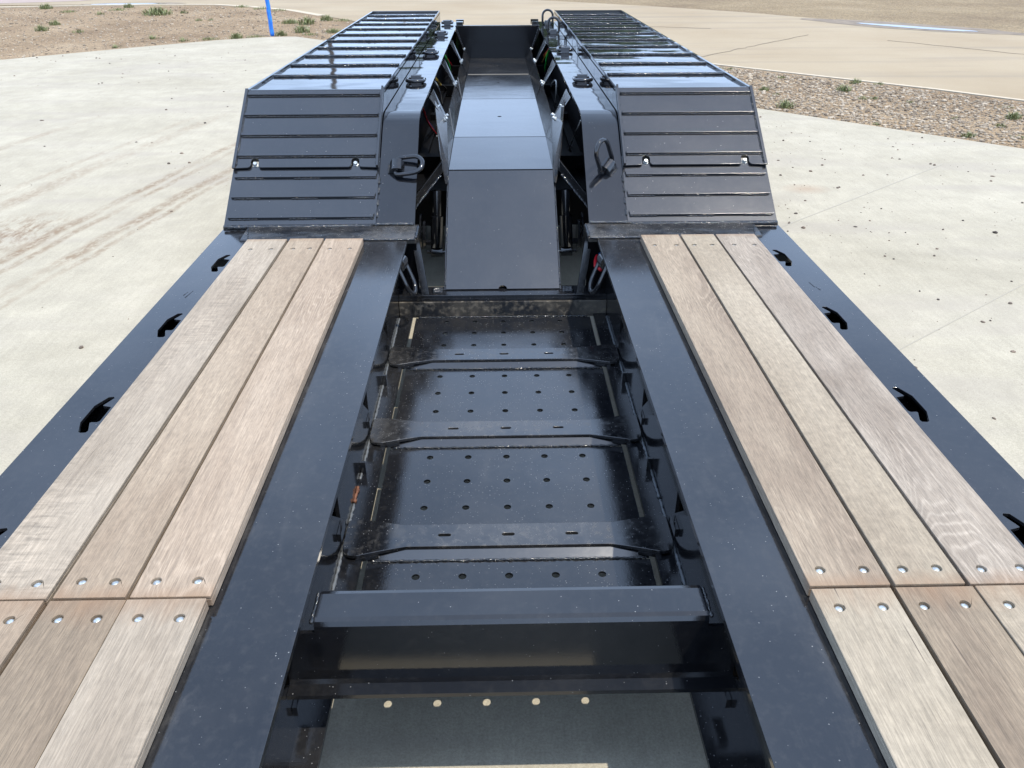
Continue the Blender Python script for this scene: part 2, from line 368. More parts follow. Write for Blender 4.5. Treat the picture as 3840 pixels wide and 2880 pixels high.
# --- concrete pad
def concrete():
    t = T('pale_concrete'); W = t.coord('World')
    base = t.ramp(t.noise(W, .8, 6, .65, .6), (.3, (.338, .308, .238)), (.68, (.418, .386, .308)))
    base = t.mix(1., base, t.ramp(t.noise(W, 5, 5, .6), (.3, .90), (.7, 1.06)), 'MULTIPLY')
    base = t.mix(1., base, t.ramp(t.noise(W, 150, 3, .75), (.3, .78), (.6, 1.08)), 'MULTIPLY')
    base = t.mix(1., base, t.ramp(t.noise(W, 48, 4, .75), (.3, .90), (.65, 1.05)), 'MULTIPLY')
    base = t.mix(1., base, t.ramp(t.noise(t.coord('World', (1, .12, 1), None, (0, 0, .6)), 38, 3, .6), (.3, .94), (.7, 1.04)), 'MULTIPLY')
    # scuffs and washed tyre arcs
    ar = t.noise(t.coord('World', (.22, 1, 1), None, (0, 0, -.25)), 2.2, 4, .5, .4)
    base = t.mix(t.math('MULTIPLY', t.ramp(ar, (.52, 0.), (.66, 1.)), .42), base, (.30, .27, .23))
    sp_ = t.n('ShaderNodeSeparateXYZ'); t.l(W, sp_.inputs[0]); X, Y = sp_.outputs[0], sp_.outputs[1]
    # mud carried in by two wheels, left of the trailer
    u = t.math('ADD', t.math('SUBTRACT', X, t.math('MULTIPLY', t.math('SUBTRACT', Y, 6), .19)), t.math('MULTIPLY', t.math('SUBTRACT', t.noise(W, 1.2, 2), .5), .12))
    tot = None
    for c, wd, st in ((-2.93, .06, 1.), (-2.80, .045, .8), (-2.52, .07, .9), (-2.40, .04, .7), (-3.75, .12, .6), (-4.0, .06, .5), (-5.1, .09, .45)):
        d = t.math('DIVIDE', t.math('ABSOLUTE', t.math('SUBTRACT', u, c)), wd)
        m = t.math('MULTIPLY', t.ramp(d, (.35, 1.), (1., 0.)), st); tot = m if tot is None else t.math('MAXIMUM', tot, m)
    br = t.ramp(t.noise(t.coord('World', (1, .5, 1)), 24, 4, .7), (.38, .12), (.56, 1.)); br2 = t.ramp(t.noise(W, 1.3, 3), (.35, .3), (.55, 1.))
    lim = t.ramp(t.math('DIVIDE', Y, 10), (.28, 0.), (.42, 1.), (.84, 1.), (.95, .0))
    tot = t.math('MULTIPLY', t.math('MULTIPLY', tot, br), t.math('MULTIPLY', br2, lim))
    base = t.mix(tot, base, (.215, .16, .105))
    # a patch of dried mud flakes
    dx = t.math('DIVIDE', t.math('ADD', X, 3.35), .42); dy = t.math('DIVIDE', t.math('SUBTRACT', Y, 5.25), .55)
    rr = t.math('SQRT', t.math('ADD', t.math('MULTIPLY', dx, dx), t.math('MULTIPLY', dy, dy)))
    fl = t.math('MULTIPLY', t.ramp(rr, (.2, 1.), (1., 0.)), t.ramp(t.noise(t.coord('World', (1, .4, 1), None, (0, 0, .5)), 14, 5, .75), (.45, 0.), (.6, .9)))
    base = t.mix(fl, base, (.19, .13, .08))
    # stain by the fender on the right
    dx = t.math('DIVIDE', t.math('SUBTRACT', X, 2.45), .22); dy = t.math('DIVIDE', t.math('SUBTRACT', Y, 6.15), .16)
    rr = t.math('SQRT', t.math('ADD', t.math('MULTIPLY', dx, dx), t.math('MULTIPLY', dy, dy)))
    base = t.mix(t.math('MULTIPLY', t.ramp(rr, (.1, 1.), (1., 0.)), .55), base, (.30, .21, .14))
    # pock marks
    vo = t.voro(W, 26, 'F1', 'Distance'); vc = t.n('ShaderNodeSeparateColor'); t.l(t.voro(W, 26, 'F1', 'Color'), vc.inputs[0])
    pk = t.math('MULTIPLY', t.math('LESS_THAN', vo, .07), t.math('GREATER_THAN', vc.outputs[0], .78))
    base = t.mix(t.math('MULTIPLY', pk, .6), base, (.16, .15, .13))
    h = t.noise(W, 120, 4, .7)
    nm = t.bump(h, .35, .004)
    nm = t.bump(t.noise(t.coord('World', (1, .1, 1), None, (0, 0, .6)), 60, 2), .25, .003, nm)
    return t.set(base, .9, nm)
MCON = concrete()
def earth(name, c1, c2, c3, sc=1., dark=.0):
    t = T(name); W = t.coord('World')
    b = t.ramp(t.noise(W, .55*sc, 5, .65), (.3, c1), (.52, c2), (.72, c3))
    b = t.mix(1., b, t.ramp(t.noise(W, 9, 5, .7), (.3, .82), (.7, 1.14)), 'MULTIPLY')
    v = t.n('ShaderNodeSeparateColor'); t.l(t.voro(W, 46, 'F1', 'Color'), v.inputs[0])
    b = t.mix(1., b, t.ramp(v.outputs[0], (.0, .62), (.6, 1.0), (1., 1.42)), 'MULTIPLY')
    h = t.voro(W, 46); nm = t.bump(h, .7, .02); nm = t.bump(t.noise(W, 14, 5, .7), .5, .04, nm)
    return t.set(b, .95, nm)
MGRAV = earth('gravelly_soil', (.18, .12, .065), (.265, .19, .112), (.33, .25, .16))
MDIRT = earth('dry_dirt', (.18, .13, .075), (.25, .19, .11), (.31, .245, .155), .5)
def roadm():
    t = T('dusty_road_concrete'); W = t.coord('World')
    b = t.ramp(t.noise(t.coord('World', (1, 1, 1)), .35, 5, .6), (.3, (.285, .225, .145)), (.7, (.34, .282, .195)))
    b = t.mix(1., b, t.ramp(t.noise(W, 90, 3, .7), (.3, .88), (.65, 1.08)), 'MULTIPLY')
    R = (0, 0, radians(-38))
    tr = t.noise(t.coord('World', (.07, 1, 1), None, R), 1.5, 4, .55, .3)
    b = t.mix(t.math('MULTIPLY', t.ramp(tr, (.54, 0.), (.66, 1.)), .35), b, (.19, .165, .13))
    b = t.mix(t.math('MULTIPLY', t.ramp(t.noise(t.coord('World', (.12, 1, 1), None, R), 5, 3, .5), (.6, 0.), (.7, 1.)), .3), b, (.22, .18, .13))
    return t.set(b, .9, t.bump(t.noise(W, 90, 3), .2, .004))
MROAD = roadm()
MKERB = T('kerb_concrete'); MKERB = MKERB.set(MKERB.ramp(MKERB.noise(MKERB.coord('World'), 12, 4), (.3, (.40, .34, .25)), (.7, (.50, .44, .34))), .9)
MREDR = T('reddish_road'); MREDR = MREDR.set(MREDR.ramp(MREDR.noise(MREDR.coord('World'), 3, 4), (.3, (.30, .235, .21)), (.7, (.36, .29, .26))), .9)

sheet('ground', [(-900, -900), (900, -900), (900, 1200), (-900, 1200)], -.030, MDIRT)
# road: broad band beyond the gravel
sheet('road', [(-60, 25.2), (-12, 25.2), (-8, 25.0), (-6.6, 24.3), (-5.4, 23.0), (-4.2, 21.3), (-3.2, 19.9), (-1.5, 18.0), (3.28, 13.2), (4.56, 11.93), (5.77, 10.75), (6.5, 9.9), (9.2, 6.9), (13, 3.0), (20, -3),
      (30, -3), (16.0, 11.3), (12.6, 14.6), (10.5, 16.8), (9.5, 17.9), (8.35, 19.15), (6.4, 21.8), (4.0, 24.1), (1.5, 26.0), (-3, 29), (-12, 33), (-60, 36)], -.020, MROAD)
sheet('gravel_bed', [(-60, 24.3), (-13.5, 24.1), (-11.2, 24.5), (-10, 24.75), (-8, 24.7), (-6.7, 23.95), (-5.3, 22.75), (-4.2, 21.1), (-3.3, 19.75), (-1.6, 17.85), (3.2, 13.05), (4.48, 11.78), (5.67, 10.62), (6.4, 9.75), (9.1, 6.8), (13, 2.9), (20, -3.1), (16, -4), (4, 4), (-4, 8), (-60, 8)], -.014, MGRAV)
pad = [(-4.13, 16.85), (-3.95, 16.83), (-3.3, 16.2), (-1.0, 13.7), (1.5, 11.0), (3.02, 9.42), (4.16, 8.24), (4.95, 7.42), (6.0, 6.2), (9, 2.2), (12, -3), (12, -14), (-22, -14), (-22, 4.5), (-12.5, 10.3), (-8.07, 13.78), (-6.7, 15.1), (-5.36, 16.3), (-4.7, 16.7)]
V = [(x, y, 0.) for x, y in pad]
me_g = plate(pad, [], -.10, 0.)
pad_o = ob('concrete_pad', me_g, MCON, dz=0, center=False); pad_o['kind'] = 'structure'
# light flush kerb between gravel and road
def strip(name, pts, wd, z0, z1, mat):
    lft, rt = [], []
    for i, p in enumerate(pts):
        a = Vector(pts[max(i-1, 0)]); b = Vector(pts[min(i+1, len(pts)-1)]); d = (b-a).normalized(); nn = Vector((-d.y, d.x))
        lft.append(tuple(Vector(p)+nn*wd/2)); rt.append(tuple(Vector(p)-nn*wd/2))
    g = ([], [])
    V, F = [], []
    for l_, r_ in zip(lft, rt): V += [(*l_, z1), (*r_, z1), (*l_, z0), (*r_, z0)]
    for i in range(len(pts)-1):
        a = i*4; b = a+4
        F += [(a, a+1, b+1, b), (a+1, a+3, b+3, b+1), (a+2, a, b, b+2)]
    o = ob(name, (V, F), mat, dz=0, center=False); o['kind'] = 'structure'; return o
strip('kerb', [(-3.25, 19.8), (-1.55, 17.92), (3.24, 13.12), (4.52, 11.86), (5.72, 10.69), (6.45, 9.83), (9.15, 6.85), (13, 2.95)], .085, -.03, -.008, MKERB)
strip('path', [(-60, 24.75), (-13.8, 24.4), (-11.6, 24.9), (-9.6, 25.1), (-8.0, 24.95), (-6.75, 24.15), (-5.4, 22.95), (-4.3, 21.4)], .22, -.03, -.009, MKERB)
sheet('red_road', [(-60, 25.75), (-14.4, 25.75), (-12.6, 26.6), (-12, 28), (-60, 31)], -.015, MREDR)
# expansion joints in the pad and cracks on the road: thin recess-like dark strips
MJ = T('joint_filler'); MJ = MJ.set((.32, .30, .25), .9)
MCRK = T('road_crack'); MCRK = MCRK.set((.20, .17, .125), .9)
def thin(name, a, b, wd, z, mat, wob=.0, seed=1):
    rnd = random.Random(seed); a, b = Vector(a), Vector(b); n = 24
    pts = [tuple(a.lerp(b, i/n)+Vector((rnd.uniform(-wob, wob), rnd.uniform(-wob, wob)))) for i in range(n+1)]
    return strip(name, pts, wd, z-.003, z, mat)
thin('pad_joint', (1.35, 4.72), (3.9, 6.85), .010, .002, MJ)
thin('pad_joint', (1.5, 3.05), (5.2, 5.75), .006, .002, MJ)
thin('road_crack', (3.3, 13.75), (6.2, 16.85), .014, -.013, MCRK, .03)
thin('road_crack', (7.4, 15.9), (9.5, 12.9), .016, -.013, MCRK, .03, 4)
thin('road_crack', (1.8, 19.0), (4.6, 18.1), .022, -.013, MCRK, .03, 5)
# puddles
MWAT = T('puddle_water'); MWAT = MWAT.set((.10, .08, .055), .04, ior=1.33)
def blob(cx_, cy_, L_, Wd, ang, seed, z, mat, name, lab):
    rnd = random.Random(seed); P = []
    for i in range(48):
        a = 2*pi*i/48; k = 1+.28*noise.noise(Vector((cos(a)*1.7+seed, sin(a)*1.7, seed)))+.1*noise.noise(Vector((cos(a)*6+seed, sin(a)*6, 3)))
        x, y = L_*cos(a)*k, Wd*sin(a)*k; P.append((cx_+x*cos(ang)-y*sin(ang), cy_+x*sin(ang)+y*cos(ang)))
    o = sheet(name, P, z, mat); return o
blob(8.95, 18.12, 1.30, .20, radians(-46), 3, -.0125, MWAT, 'water', '')
blob(-10.6, 25.35, 1.0, .22, radians(8), 9, -.0125, MWAT, 'water', '')
MMUD = T('wet_mud'); MMUD = MMUD.set(MMUD.ramp(MMUD.noise(MMUD.coord('World'), 4, 4), (.3, (.13, .095, .06)), (.7, (.24, .185, .12))), .6)
blob(8.9, 18.35, 2.5, .62, radians(-46), 5, -.0165, MMUD, 'mud', '')
blob(-10.6, 25.4, 1.5, .33, radians(6), 12, -.0150, MMUD, 'mud', '')

# --- loose stones (stuff): one low-poly joined mesh per field
ICO_V = [(0, 0, 1), (.89, 0, .45), (.28, .85, .45), (-.72, .53, .45), (-.72, -.53, .45), (.28, -.85, .45), (.72, .53, -.45), (-.28, .85, -.45), (-.89, 0, -.45), (-.28, -.85, -.45), (.72, -.53, -.45), (0, 0, -1)]
ICO_F = [(0,1,2),(0,2,3),(0,3,4),(0,4,5),(0,5,1),(1,6,2),(2,7,3),(3,8,4),(4,9,5),(5,10,1),(2,6,7),(3,7,8),(4,8,9),(5,9,10),(1,10,6)]
def stones(name, poly, n, smin, smax, z, mat, seed, accept=None, kind='stuff', label=None, cat=None):
    rnd = random.Random(seed); xs = [p[0] for p in poly]; ys = [p[1] for p in poly]; V, F = [], []; k = 0; tries = 0
    while k < n and tries < n*20:
        tries += 1; x, y = rnd.uniform(min(xs), max(xs)), rnd.uniform(min(ys), max(ys))
        if not inside((x, y), poly) or (accept and not accept(x, y, rnd)): continue
        s = smin*(smax/smin)**(rnd.random()**2.2); a = rnd.uniform(0, 2*pi); fx, fy, fz = rnd.uniform(.7, 1.3), rnd.uniform(.6, 1.1), rnd.uniform(.35, .75)
        b = len(V)
        for vx, vy, vz in ICO_V:
            j = rnd.uniform(.8, 1.2); px_, py_ = vx*fx*j, vy*fy*j
            V.append((x+s*(px_*cos(a)-py_*sin(a)), y+s*(px_*sin(a)+py_*cos(a)), z+s*fz*(vz+.35)))
        F += [tuple(i+b for i in f) for f in ICO_F]; k += 1
    o = ob(name, (V, F), mat, dz=0, center=False); tag(o, label, cat, None, kind); return o
def stone_mat(name, lo, hi):
    t = T(name); g = t.n('ShaderNodeNewGeometry')
    return t.set(t.mix(1., t.ramp(g.outputs['Random Per Island'], (0., lo), (.5, tuple((a+b)/2 for a, b in zip(lo, hi))), (1., hi)), t.ramp(t.noise(t.coord('World'), 120), (.3, .8), (.7, 1.15)), 'MULTIPLY'), .85)
MST1 = stone_mat('gravel_stone', (.13, .10, .07), (.46, .39, .30)); MST2 = stone_mat('dark_stone', (.045, .038, .034), (.20, .155, .12))
gr_right = [(2.0, 10.6), (3.1, 9.45), (4.2, 8.3), (5.0, 7.5), (6.1, 6.3), (7.6, 4.4), (8.6, 6.6), (6.3, 9.7), (5.6, 10.5), (4.4, 11.7), (3.2, 12.9), (1.5, 14.6)]
stones('gravel', gr_right, 17000, .008, .030, -.014, MST1, 11, label='coarse mixed gravel between the pad and the road, right of the trailer', cat='gravel')
gr_left = [(-16, 9.2), (-12.6, 10.6), (-8.1, 13.95), (-6.7, 15.25), (-5.3, 16.5), (-4.1, 17.0), (-3.3, 16.4), (-1.5, 14.6), (0, 16), (-3.4, 19.6), (-5.5, 22.6), (-6.8, 23.7), (-8, 24.4), (-13.5, 23.9), (-20, 23.6)]
stones('gravel', gr_left, 9000, .010, .035, -.014, MST1, 12, label='sparse pale gravel on bare soil left of the trailer', cat='gravel')
pb = [(1.6, 1.2), (1.8, 7.8), (2.9, 9.2), (4.1, 8.1), (5.0, 7.2), (7.5, 3.6), (7, 1)]
stones('pebbles', pb, 1150, .0022, .0165, 0, MST2, 13, lambda x, y, r: r.random() < .25+.75*max(0, noise.noise(Vector((x*1.1, y*1.1, 2)))+.35), label='scattered small dark pebbles on the pale slab right of the trailer', cat='pebbles')
pl_ = [(-12, 3), (-12, 10), (-8.5, 13.2), (-5.5, 15.8), (-2, 14), (-1.6, 3)]
stones('pebbles', pl_, 420, .004, .020, 0, MST2, 14, label='few scattered pebbles on the pale slab left of the trailer', cat='pebbles')

# --- weeds
MWEED = T('weed_leaf'); oi = MWEED.n('ShaderNodeNewGeometry')
MWEED = MWEED.set(MWEED.ramp(oi.outputs['Random Per Island'], (0., (.07, .09, .035)), (.5, (.13, .16, .06)), (.75, (.20, .21, .08)), (1., (.38, .32, .18))), .6)
def weed_mesh(seed, blades, h, spread, broad):
    rnd = random.Random(seed); V, F = [(0, 0, -.004)], []
    for i in range(blades):
        a = rnd.uniform(0, 2*pi); r = spread*rnd.random()**.7; x, y = r*cos(a), r*sin(a)
        hh = h*rnd.uniform(.45, 1.1)*(1-.5*r/spread); la = rnd.uniform(0, 2*pi); le = hh*rnd.uniform(.2, .9); wd = broad*rnd.uniform(.6, 1.3)
        px_, py_ = -sin(la)*wd, cos(la)*wd; b = len(V)
        F.append((0, b, b+1))
        for f, ww in ((0, .5), (.4, 1.), (.75, .8), (1., .05)):
            cx_, cy_, cz_ = x+cos(la)*le*f*f, y+sin(la)*le*f*f, hh*(f-.25*f*f)
            V += [(cx_-px_*ww, cy_-py_*ww, cz_), (cx_+px_*ww, cy_+py_*ww, cz_)]
        for k in range(3): q = b+2*k; F.append((q, q+1, q+3, q+2))
    me = bpy.data.meshes.new('weed_clump'); me.from_pydata(V, [], F); me.materials.append(MWEED); return me
WM = [weed_mesh(1, 46, .13, .11, .006), weed_mesh(2, 120, .28, .19, .008), weed_mesh(3, 90, .11, .30, .007), weed_mesh(4, 230, .34, .40, .009)]
def weed(x, y, m, s, label, group, rz):
    o = bpy.data.objects.new('weed_clump', WM[m]); COL.objects.link(o); s *= .82; o.location = (x, y, -.014); o.scale = (s, s, s); o.rotation_euler = (0, 0, rz)
    tag(o, label, 'weed', group)
rnd = random.Random(5)
GL, GR = 'weeds on the left gravel', 'weeds on the right gravel'
WL = [(-8.5, 21.8, 3, 1.15, 'largest bushy green weed near the far edge of the left gravel'), (-11.1, 22.6, 2, 1.1, 'wide low weed patch beside the far path at upper left'),
 (-10.0, 23.1, 2, 1.2, 'flat weed patch between the far puddle and the gravel'), (-10.1, 24.0, 1, .9, 'tall weed just in front of the dark far puddle'), (-9.6, 18.2, 1, .9, 'leafy weed in the middle of the left gravel, left of the pale rock'),
 (-9.9, 19.4, 1, .8, 'taller weed standing behind the leafy middle weed'), (-8.65, 17.8, 0, 1.3, 'small weed tuft right of the leafy middle weed'), (-9.97, 21.9, 0, 1.3, 'small weed tuft left of the largest bushy weed'),
 (-12.2, 23.7, 1, 1.1, 'tall weed at the foot of the far path, far left'), (-6.7, 16.7, 0, 1.2, 'low weed tuft near the pad edge, left of the blue post'), (-6.95, 20.2, 0, 1., 'left one of two tiny tufts in mid gravel'),
 (-6.7, 20.3, 0, .9, 'right one of two tiny tufts in mid gravel'), (-5.06, 16.62, 1, .9, 'upright weed clump at the pad edge, left of the blue post'), (-5.55, 16.5, 2, .9, 'low spreading weed by the pad edge, second left of the post'),
 (-5.95, 16.25, 0, 1.2, 'small tuft at the pad edge, third left of the post'), (-6.85, 15.35, 0, 1., 'weed tuft touching the pad edge at mid left'), (-4.75, 16.85, 2, .85, 'low green weed just left of the blue post foot'),
 (-4.67, 19.5, 3, .62, 'bushy weed behind and right of the blue post'), (-4.25, 19.3, 1, 1.25, 'tall leafy weed right of the bushy weed behind the post'), (-3.95, 20.1, 1, 1.0, 'weed clump near the kerb end, left one'),
 (-3.55, 20.0, 2, 1.0, 'weed clump near the kerb end, right one'), (-4.3, 17.1, 1, .8, 'weed clump touching the foot of the blue post on its right'), (-4.0, 17.65, 1, 1.1, 'tall yellowish weed right of the blue post'),
 (-3.35, 17.6, 3, .55, 'weed patch beside the fender top at the gravel edge'), (-3.75, 17.2, 2, .8, 'low weeds between the post and the fender'), (-7.0, 24.0, 2, 1.1, 'green strip of weed at the far bend of the path, left part'),
 (-6.3, 23.4, 2, 1.1, 'green strip of weed at the far bend of the path, middle part'), (-5.7, 22.8, 2, 1.0, 'green strip of weed at the far bend of the path, right part'), (-7.98, 22.2, 0, 1.4, 'small tuft right of the largest bushy weed')]
for x, y, m, s, lab in WL: weed(x, y, m, s*.95, lab, GL, rnd.uniform(0, 6))
WR = [(3.36, 12.5, 2, .5, 'weed tuft beside the fender and kerb, upper right gravel'), (3.5, 12.45, 0, .6, 'tiny weed next to the tuft by the kerb'), (4.0, 11.6, 0, .8, 'small tuft in front of the kerb, left of the brown patch'),
 (3.47, 10.65, 1, .5, 'ragged weed near the fender in mid gravel'), (3.53, 10.33, 0, .6, 'low weed just below the ragged weed'), (3.37, 9.5, 1, .8, 'upright weed at the slab corner by the fender'),
 (4.47, 10.55, 1, .75, 'tall two-stemmed weed in mid gravel, right side'), (4.86, 11.14, 1, .6, 'bushy weed against the kerb, right side'), (5.12, 11.0, 0, .9, 'weed tuft against the kerb, right of the bushy one'),
 (4.5, 10.0, 0, .8, 'thin yellow weed, left of a pair in mid gravel'), (4.63, 10.0, 0, .8, 'thin yellow weed, right of a pair in mid gravel'), (4.97, 9.76, 0, .6, 'tiny weed alone in the mid right gravel'),
 (5.96, 9.44, 2, .45, 'low weed near the kerb at the right frame edge'), (5.67, 8.8, 1, .7, 'leafy weed near the right frame edge'), (5.03, 8.8, 0, .6, 'small weed in the lower right gravel'),
 (4.72, 7.95, 1, .5, 'weed touching the slab edge at right'), (5.3, 8.4, 0, .9, 'weed tuft left of the slab corner weeds at right'), (5.22, 7.9, 2, .5, 'flat weed on the slab edge at the right frame edge'), (4.05, 8.55, 0, .6, 'tiny weed at the slab edge, middle right')]
for x, y, m, s, lab in WR: weed(x, y, m, s*.8, lab, GR, rnd.uniform(0, 6))

# --- blue post with plastic sleeve
t = T('blue_plastic'); MBP = t.set(t.ramp(t.noise(t.coord('Object', (1, 1, .4)), 30, 3), (.35, (.012, .13, .62)), (.62, (.03, .26, .85))), .35, t.bump(t.noise(t.coord('Object', (1, 1, .3)), 30, 3), .7, .02))
rnd = random.Random(2)
pts = [(-4.47+.003*sin(i*1.3), 17.05+.002*cos(i*1.7), i*.05) for i in range(34)]
post = ob('marker_post', tube(pts, .041, 14, rf=lambda i: .041*(1+.07*noise.noise(Vector((i*.9, 0, 4))))), MBP, dz=-.02, smooth='all')
tag(post, 'upright post wrapped in wrinkled bright blue plastic on the left gravel', 'post')

# --- far surroundings, seen mirrored in the gloss paint: trees and a utility pole
MLEAF = T('tree_leaf'); g_ = MLEAF.n('ShaderNodeNewGeometry'); MLEAF = MLEAF.set(MLEAF.ramp(g_.outputs['Random Per Island'], (0., (.03, .06, .02)), (1., (.09, .14, .045))), .6)  # leaf greens lightened to put distance haze into the colour
MBARK = plain('bark', (.10, .08, .06), .9)
def tree_mesh(seed, H, Rr):
    rnd = random.Random(seed); V, F = [], []
    cl = [(rnd.gauss(0, .42)*Rr, rnd.gauss(0, .42)*Rr, H*rnd.uniform(.28, .95), rnd.uniform(.25, .5)*Rr) for _ in range(26)]
    for i in range(2600):
        cx_, cy_, cz_, cr_ = rnd.choice(cl); d = Vector((rnd.gauss(0, 1), rnd.gauss(0, 1), rnd.gauss(0, 1))).normalized()*cr_*rnd.uniform(.6, 1.05)
        c = Vector((cx_, cy_, cz_))+d; u = Vector((rnd.gauss(0, 1), rnd.gauss(0, 1), rnd.gauss(0, 1))).normalized()*.22; v = u.cross(Vector((rnd.gauss(0, 1), rnd.gauss(0, 1), rnd.gauss(0, 1)))).normalized()*.17
        b = len(V); V += [tuple(c-u-v), tuple(c+u-v), tuple(c+u+v), tuple(c-u+v)]; F.append((b, b+1, b+2, b+3))
    me = bpy.data.meshes.new('crown'); me.from_pydata(V, [], F); me.materials.append(MLEAF)
    tg = tube([(0, 0, 0), (.1, 0, H*.25), (0, .1, H*.5), (.1, .1, H*.8)], .3, 8, rf=lambda i: [.32, .25, .17, .06][i])
    mt = bpy.data.meshes.new('trunk'); mt.from_pydata(tg[0], [], tg[1]); mt.materials.append(MBARK)
    return me, mt
TM = [tree_mesh(1, 9, 3.6), tree_mesh(2, 8, 3.4)]
tr_pos = [(3.6, 70, 0, .95), (6.6, 73, 1, 1.08), (9.4, 70, 0, .98), (12.4, 74, 1, .98), (15.4, 70, 0, .86), (18.2, 73, 1, .66), (11, 86, 0, 1.1), (5, 88, 1, 1.1), (26, 70, 0, .5), (33, 80, 1, .6), (44, 70, 0, .6), (-34, 90, 1, .6), (-46, 84, 0, .7)]
for i, (x, y, m, s) in enumerate(tr_pos):
    e = bpy.data.objects.new('tree', None); COL.objects.link(e); e.location = (x, y, 0); e.scale = (s, s, s); e.rotation_euler = (0, 0, i*1.3)
    tag(e, 'broad dark green tree standing beyond the road, seen only in the paint reflections', 'tree', 'trees beyond the road')
    for nm_, me_ in zip(('crown', 'trunk'), TM[m]):
        c = bpy.data.objects.new(nm_, me_); COL.objects.link(c); c.parent = e
up = ob('utility_pole', J(tube([(-8.2, 42, 0), (-8.2, 42, 10.5)], .12, 10), box(-9.3, -7.1, 41.93, 42.07, 9.5, 9.65)), MBARK, dz=0)
tag(up, 'tall wooden utility pole beyond the road, seen only as a reflection', 'utility pole')

# ================================================================== TRAILER
TR = bpy.data.objects.new('trailer', None); COL.objects.link(TR); TR.location = (0, 0, 0); DUM['trailer'] = (0, 0, 0)
tag(TR, 'long black gloss lowboy trailer with wooden deck planks, raised ribbed fenders and a centre trough', 'trailer')
Y0, YD = -2.6, 3.40      # front end of what is built, end of flat deck
WEB, FL = .49, .426

# ---- main side rails (I-beams) with triangular openings in the web
tri = lambda y: [(y, -.205), (y+.088, -.205), (y+.088, -.287)]
for sgn in (-1, 1):
    fr = lambda a, b, c, s=sgn: (s*c, a, b)
    wbp = plate(rect(Y0, 3.47, -.378, -.016), [tri(y) for y in (.55, 1.124, 1.698, 2.288, 2.872)], WEB, WEB+.012, fr)
    top = plate([(.426, Y0), (.645, Y0), (.645, 3.36), (.426, 3.36)], [], -.016, 0., lambda a, b, c, s=sgn: (s*a, b, c))
    bot = box(sgn*.427, sgn*.575, Y0, 3.47, -.392, -.378) if sgn > 0 else box(-.575, -.427, Y0, 3.47, -.392, -.378)
    r = ob('side_rail', wbp, MP, TR)
    ob('top_flange', top, MFLG, TR, bev=.0015); ob('bottom_flange', bot, MPAN, TR)
    # pocket blocks under each opening, outrigger stubs behind
    for y in (1.124, 1.698, 2.288, 2.872):
        ob('outrigger', J(box(*sorted((sgn*.505, sgn*1.13)), y+.02, y+.09, -.16, -.02)), MP, TR)
        ob('pocket_block', box(*sorted((sgn*.478, sgn*.489)), y+.02, y+.085, -.318, -.29), MP, TR)
        ob('web_stiffener', box(*sorted((sgn*.44, sgn*.489)), y-.056, y-.046, -.37, -.02) if False else box(*sorted((sgn*.470, sgn*.489)), y-.168, y-.158, -.376, -.33), MP, TR)
    for y in (-2.3, -1.7, -1.1, -.5, .05, .60): ob('outrigger', box(*sorted((sgn*.505, sgn*1.13)), y, y+.07, -.16, -.02), MP, TR)
    # pale seam weld along web foot
    ob('weld_bead', J(weld((sgn*.487, 1.27, -.376), (sgn*.487, 1.96, -.376), .0048, .010, 3), weld((sgn*.486, 2.09 if sgn < 0 else 1.97, -.376), (sgn*.487, 3.33, -.376), .0045, .010, 4)), MCAULK, TR)
    if sgn < 0: ob('weld_bead', weld((-.487, 1.97, -.376), (-.487, 2.05, -.376), .0058, .008, 9), MRUST, TR, label='rusty orange stretch of the weld bead')
    # outer edge channel with stake hook openings
    hooks = []
    for yc in (-1.61, -1.02, -.43, .156, .744, 1.331, 1.921, 2.507, 3.098):
        # hook outline, measured from a stake slot: (x, y-yc)
        hp = [(1.163, .085), (1.168, .092), (1.182, .090), (1.203, .042), (1.204, -.046), (1.187, -.096), (1.180, -.100), (1.166, -.099), (1.163, -.090), (1.177, -.050), (1.173, -.046), (1.158, -.047), (1.152, -.040), (1.152, .034), (1.179, .042), (1.178, .048)]
        hooks.append([(x, y+yc) for x, y in hp])
    o = ob('edge_channel', plate(rect(1.118, 1.295, Y0, 3.535), hooks, -.010, 0., lambda a, b, c, s=sgn: (s*a, b, c)), MP, TR, bev=.0012)
    ob('edge_channel_side', J(box(*sorted((sgn*1.283, sgn*1.295)), Y0, 3.53, -.19, -.0102), box(*sorted((sgn*1.118, sgn*1.128)), Y0, 3.5, -.19, -.0102), box(*sorted((sgn*1.128, sgn*1.283)), Y0, 3.5, -.19, -.182)), MP, TR)
    # stake hook blocks just visible in the openings
# small nameplate bumps on the strips (stamped marks)
ob('stamped_mark', J(weld((-1.205, 2.74, .0), (-1.195, 2.80, .0), .0016, .01, 4), weld((-1.218, 2.76, .0), (-1.212, 2.79, .0), .0014, .01, 5)), MP, TR)
ob('stamped_mark', J(weld((1.203, 2.78, .0), (1.198, 2.83, .0), .0016, .01, 4), weld((1.215, 2.75, .0), (1.208, 2.78, .0), .0014, .01, 5)), MP, TR)

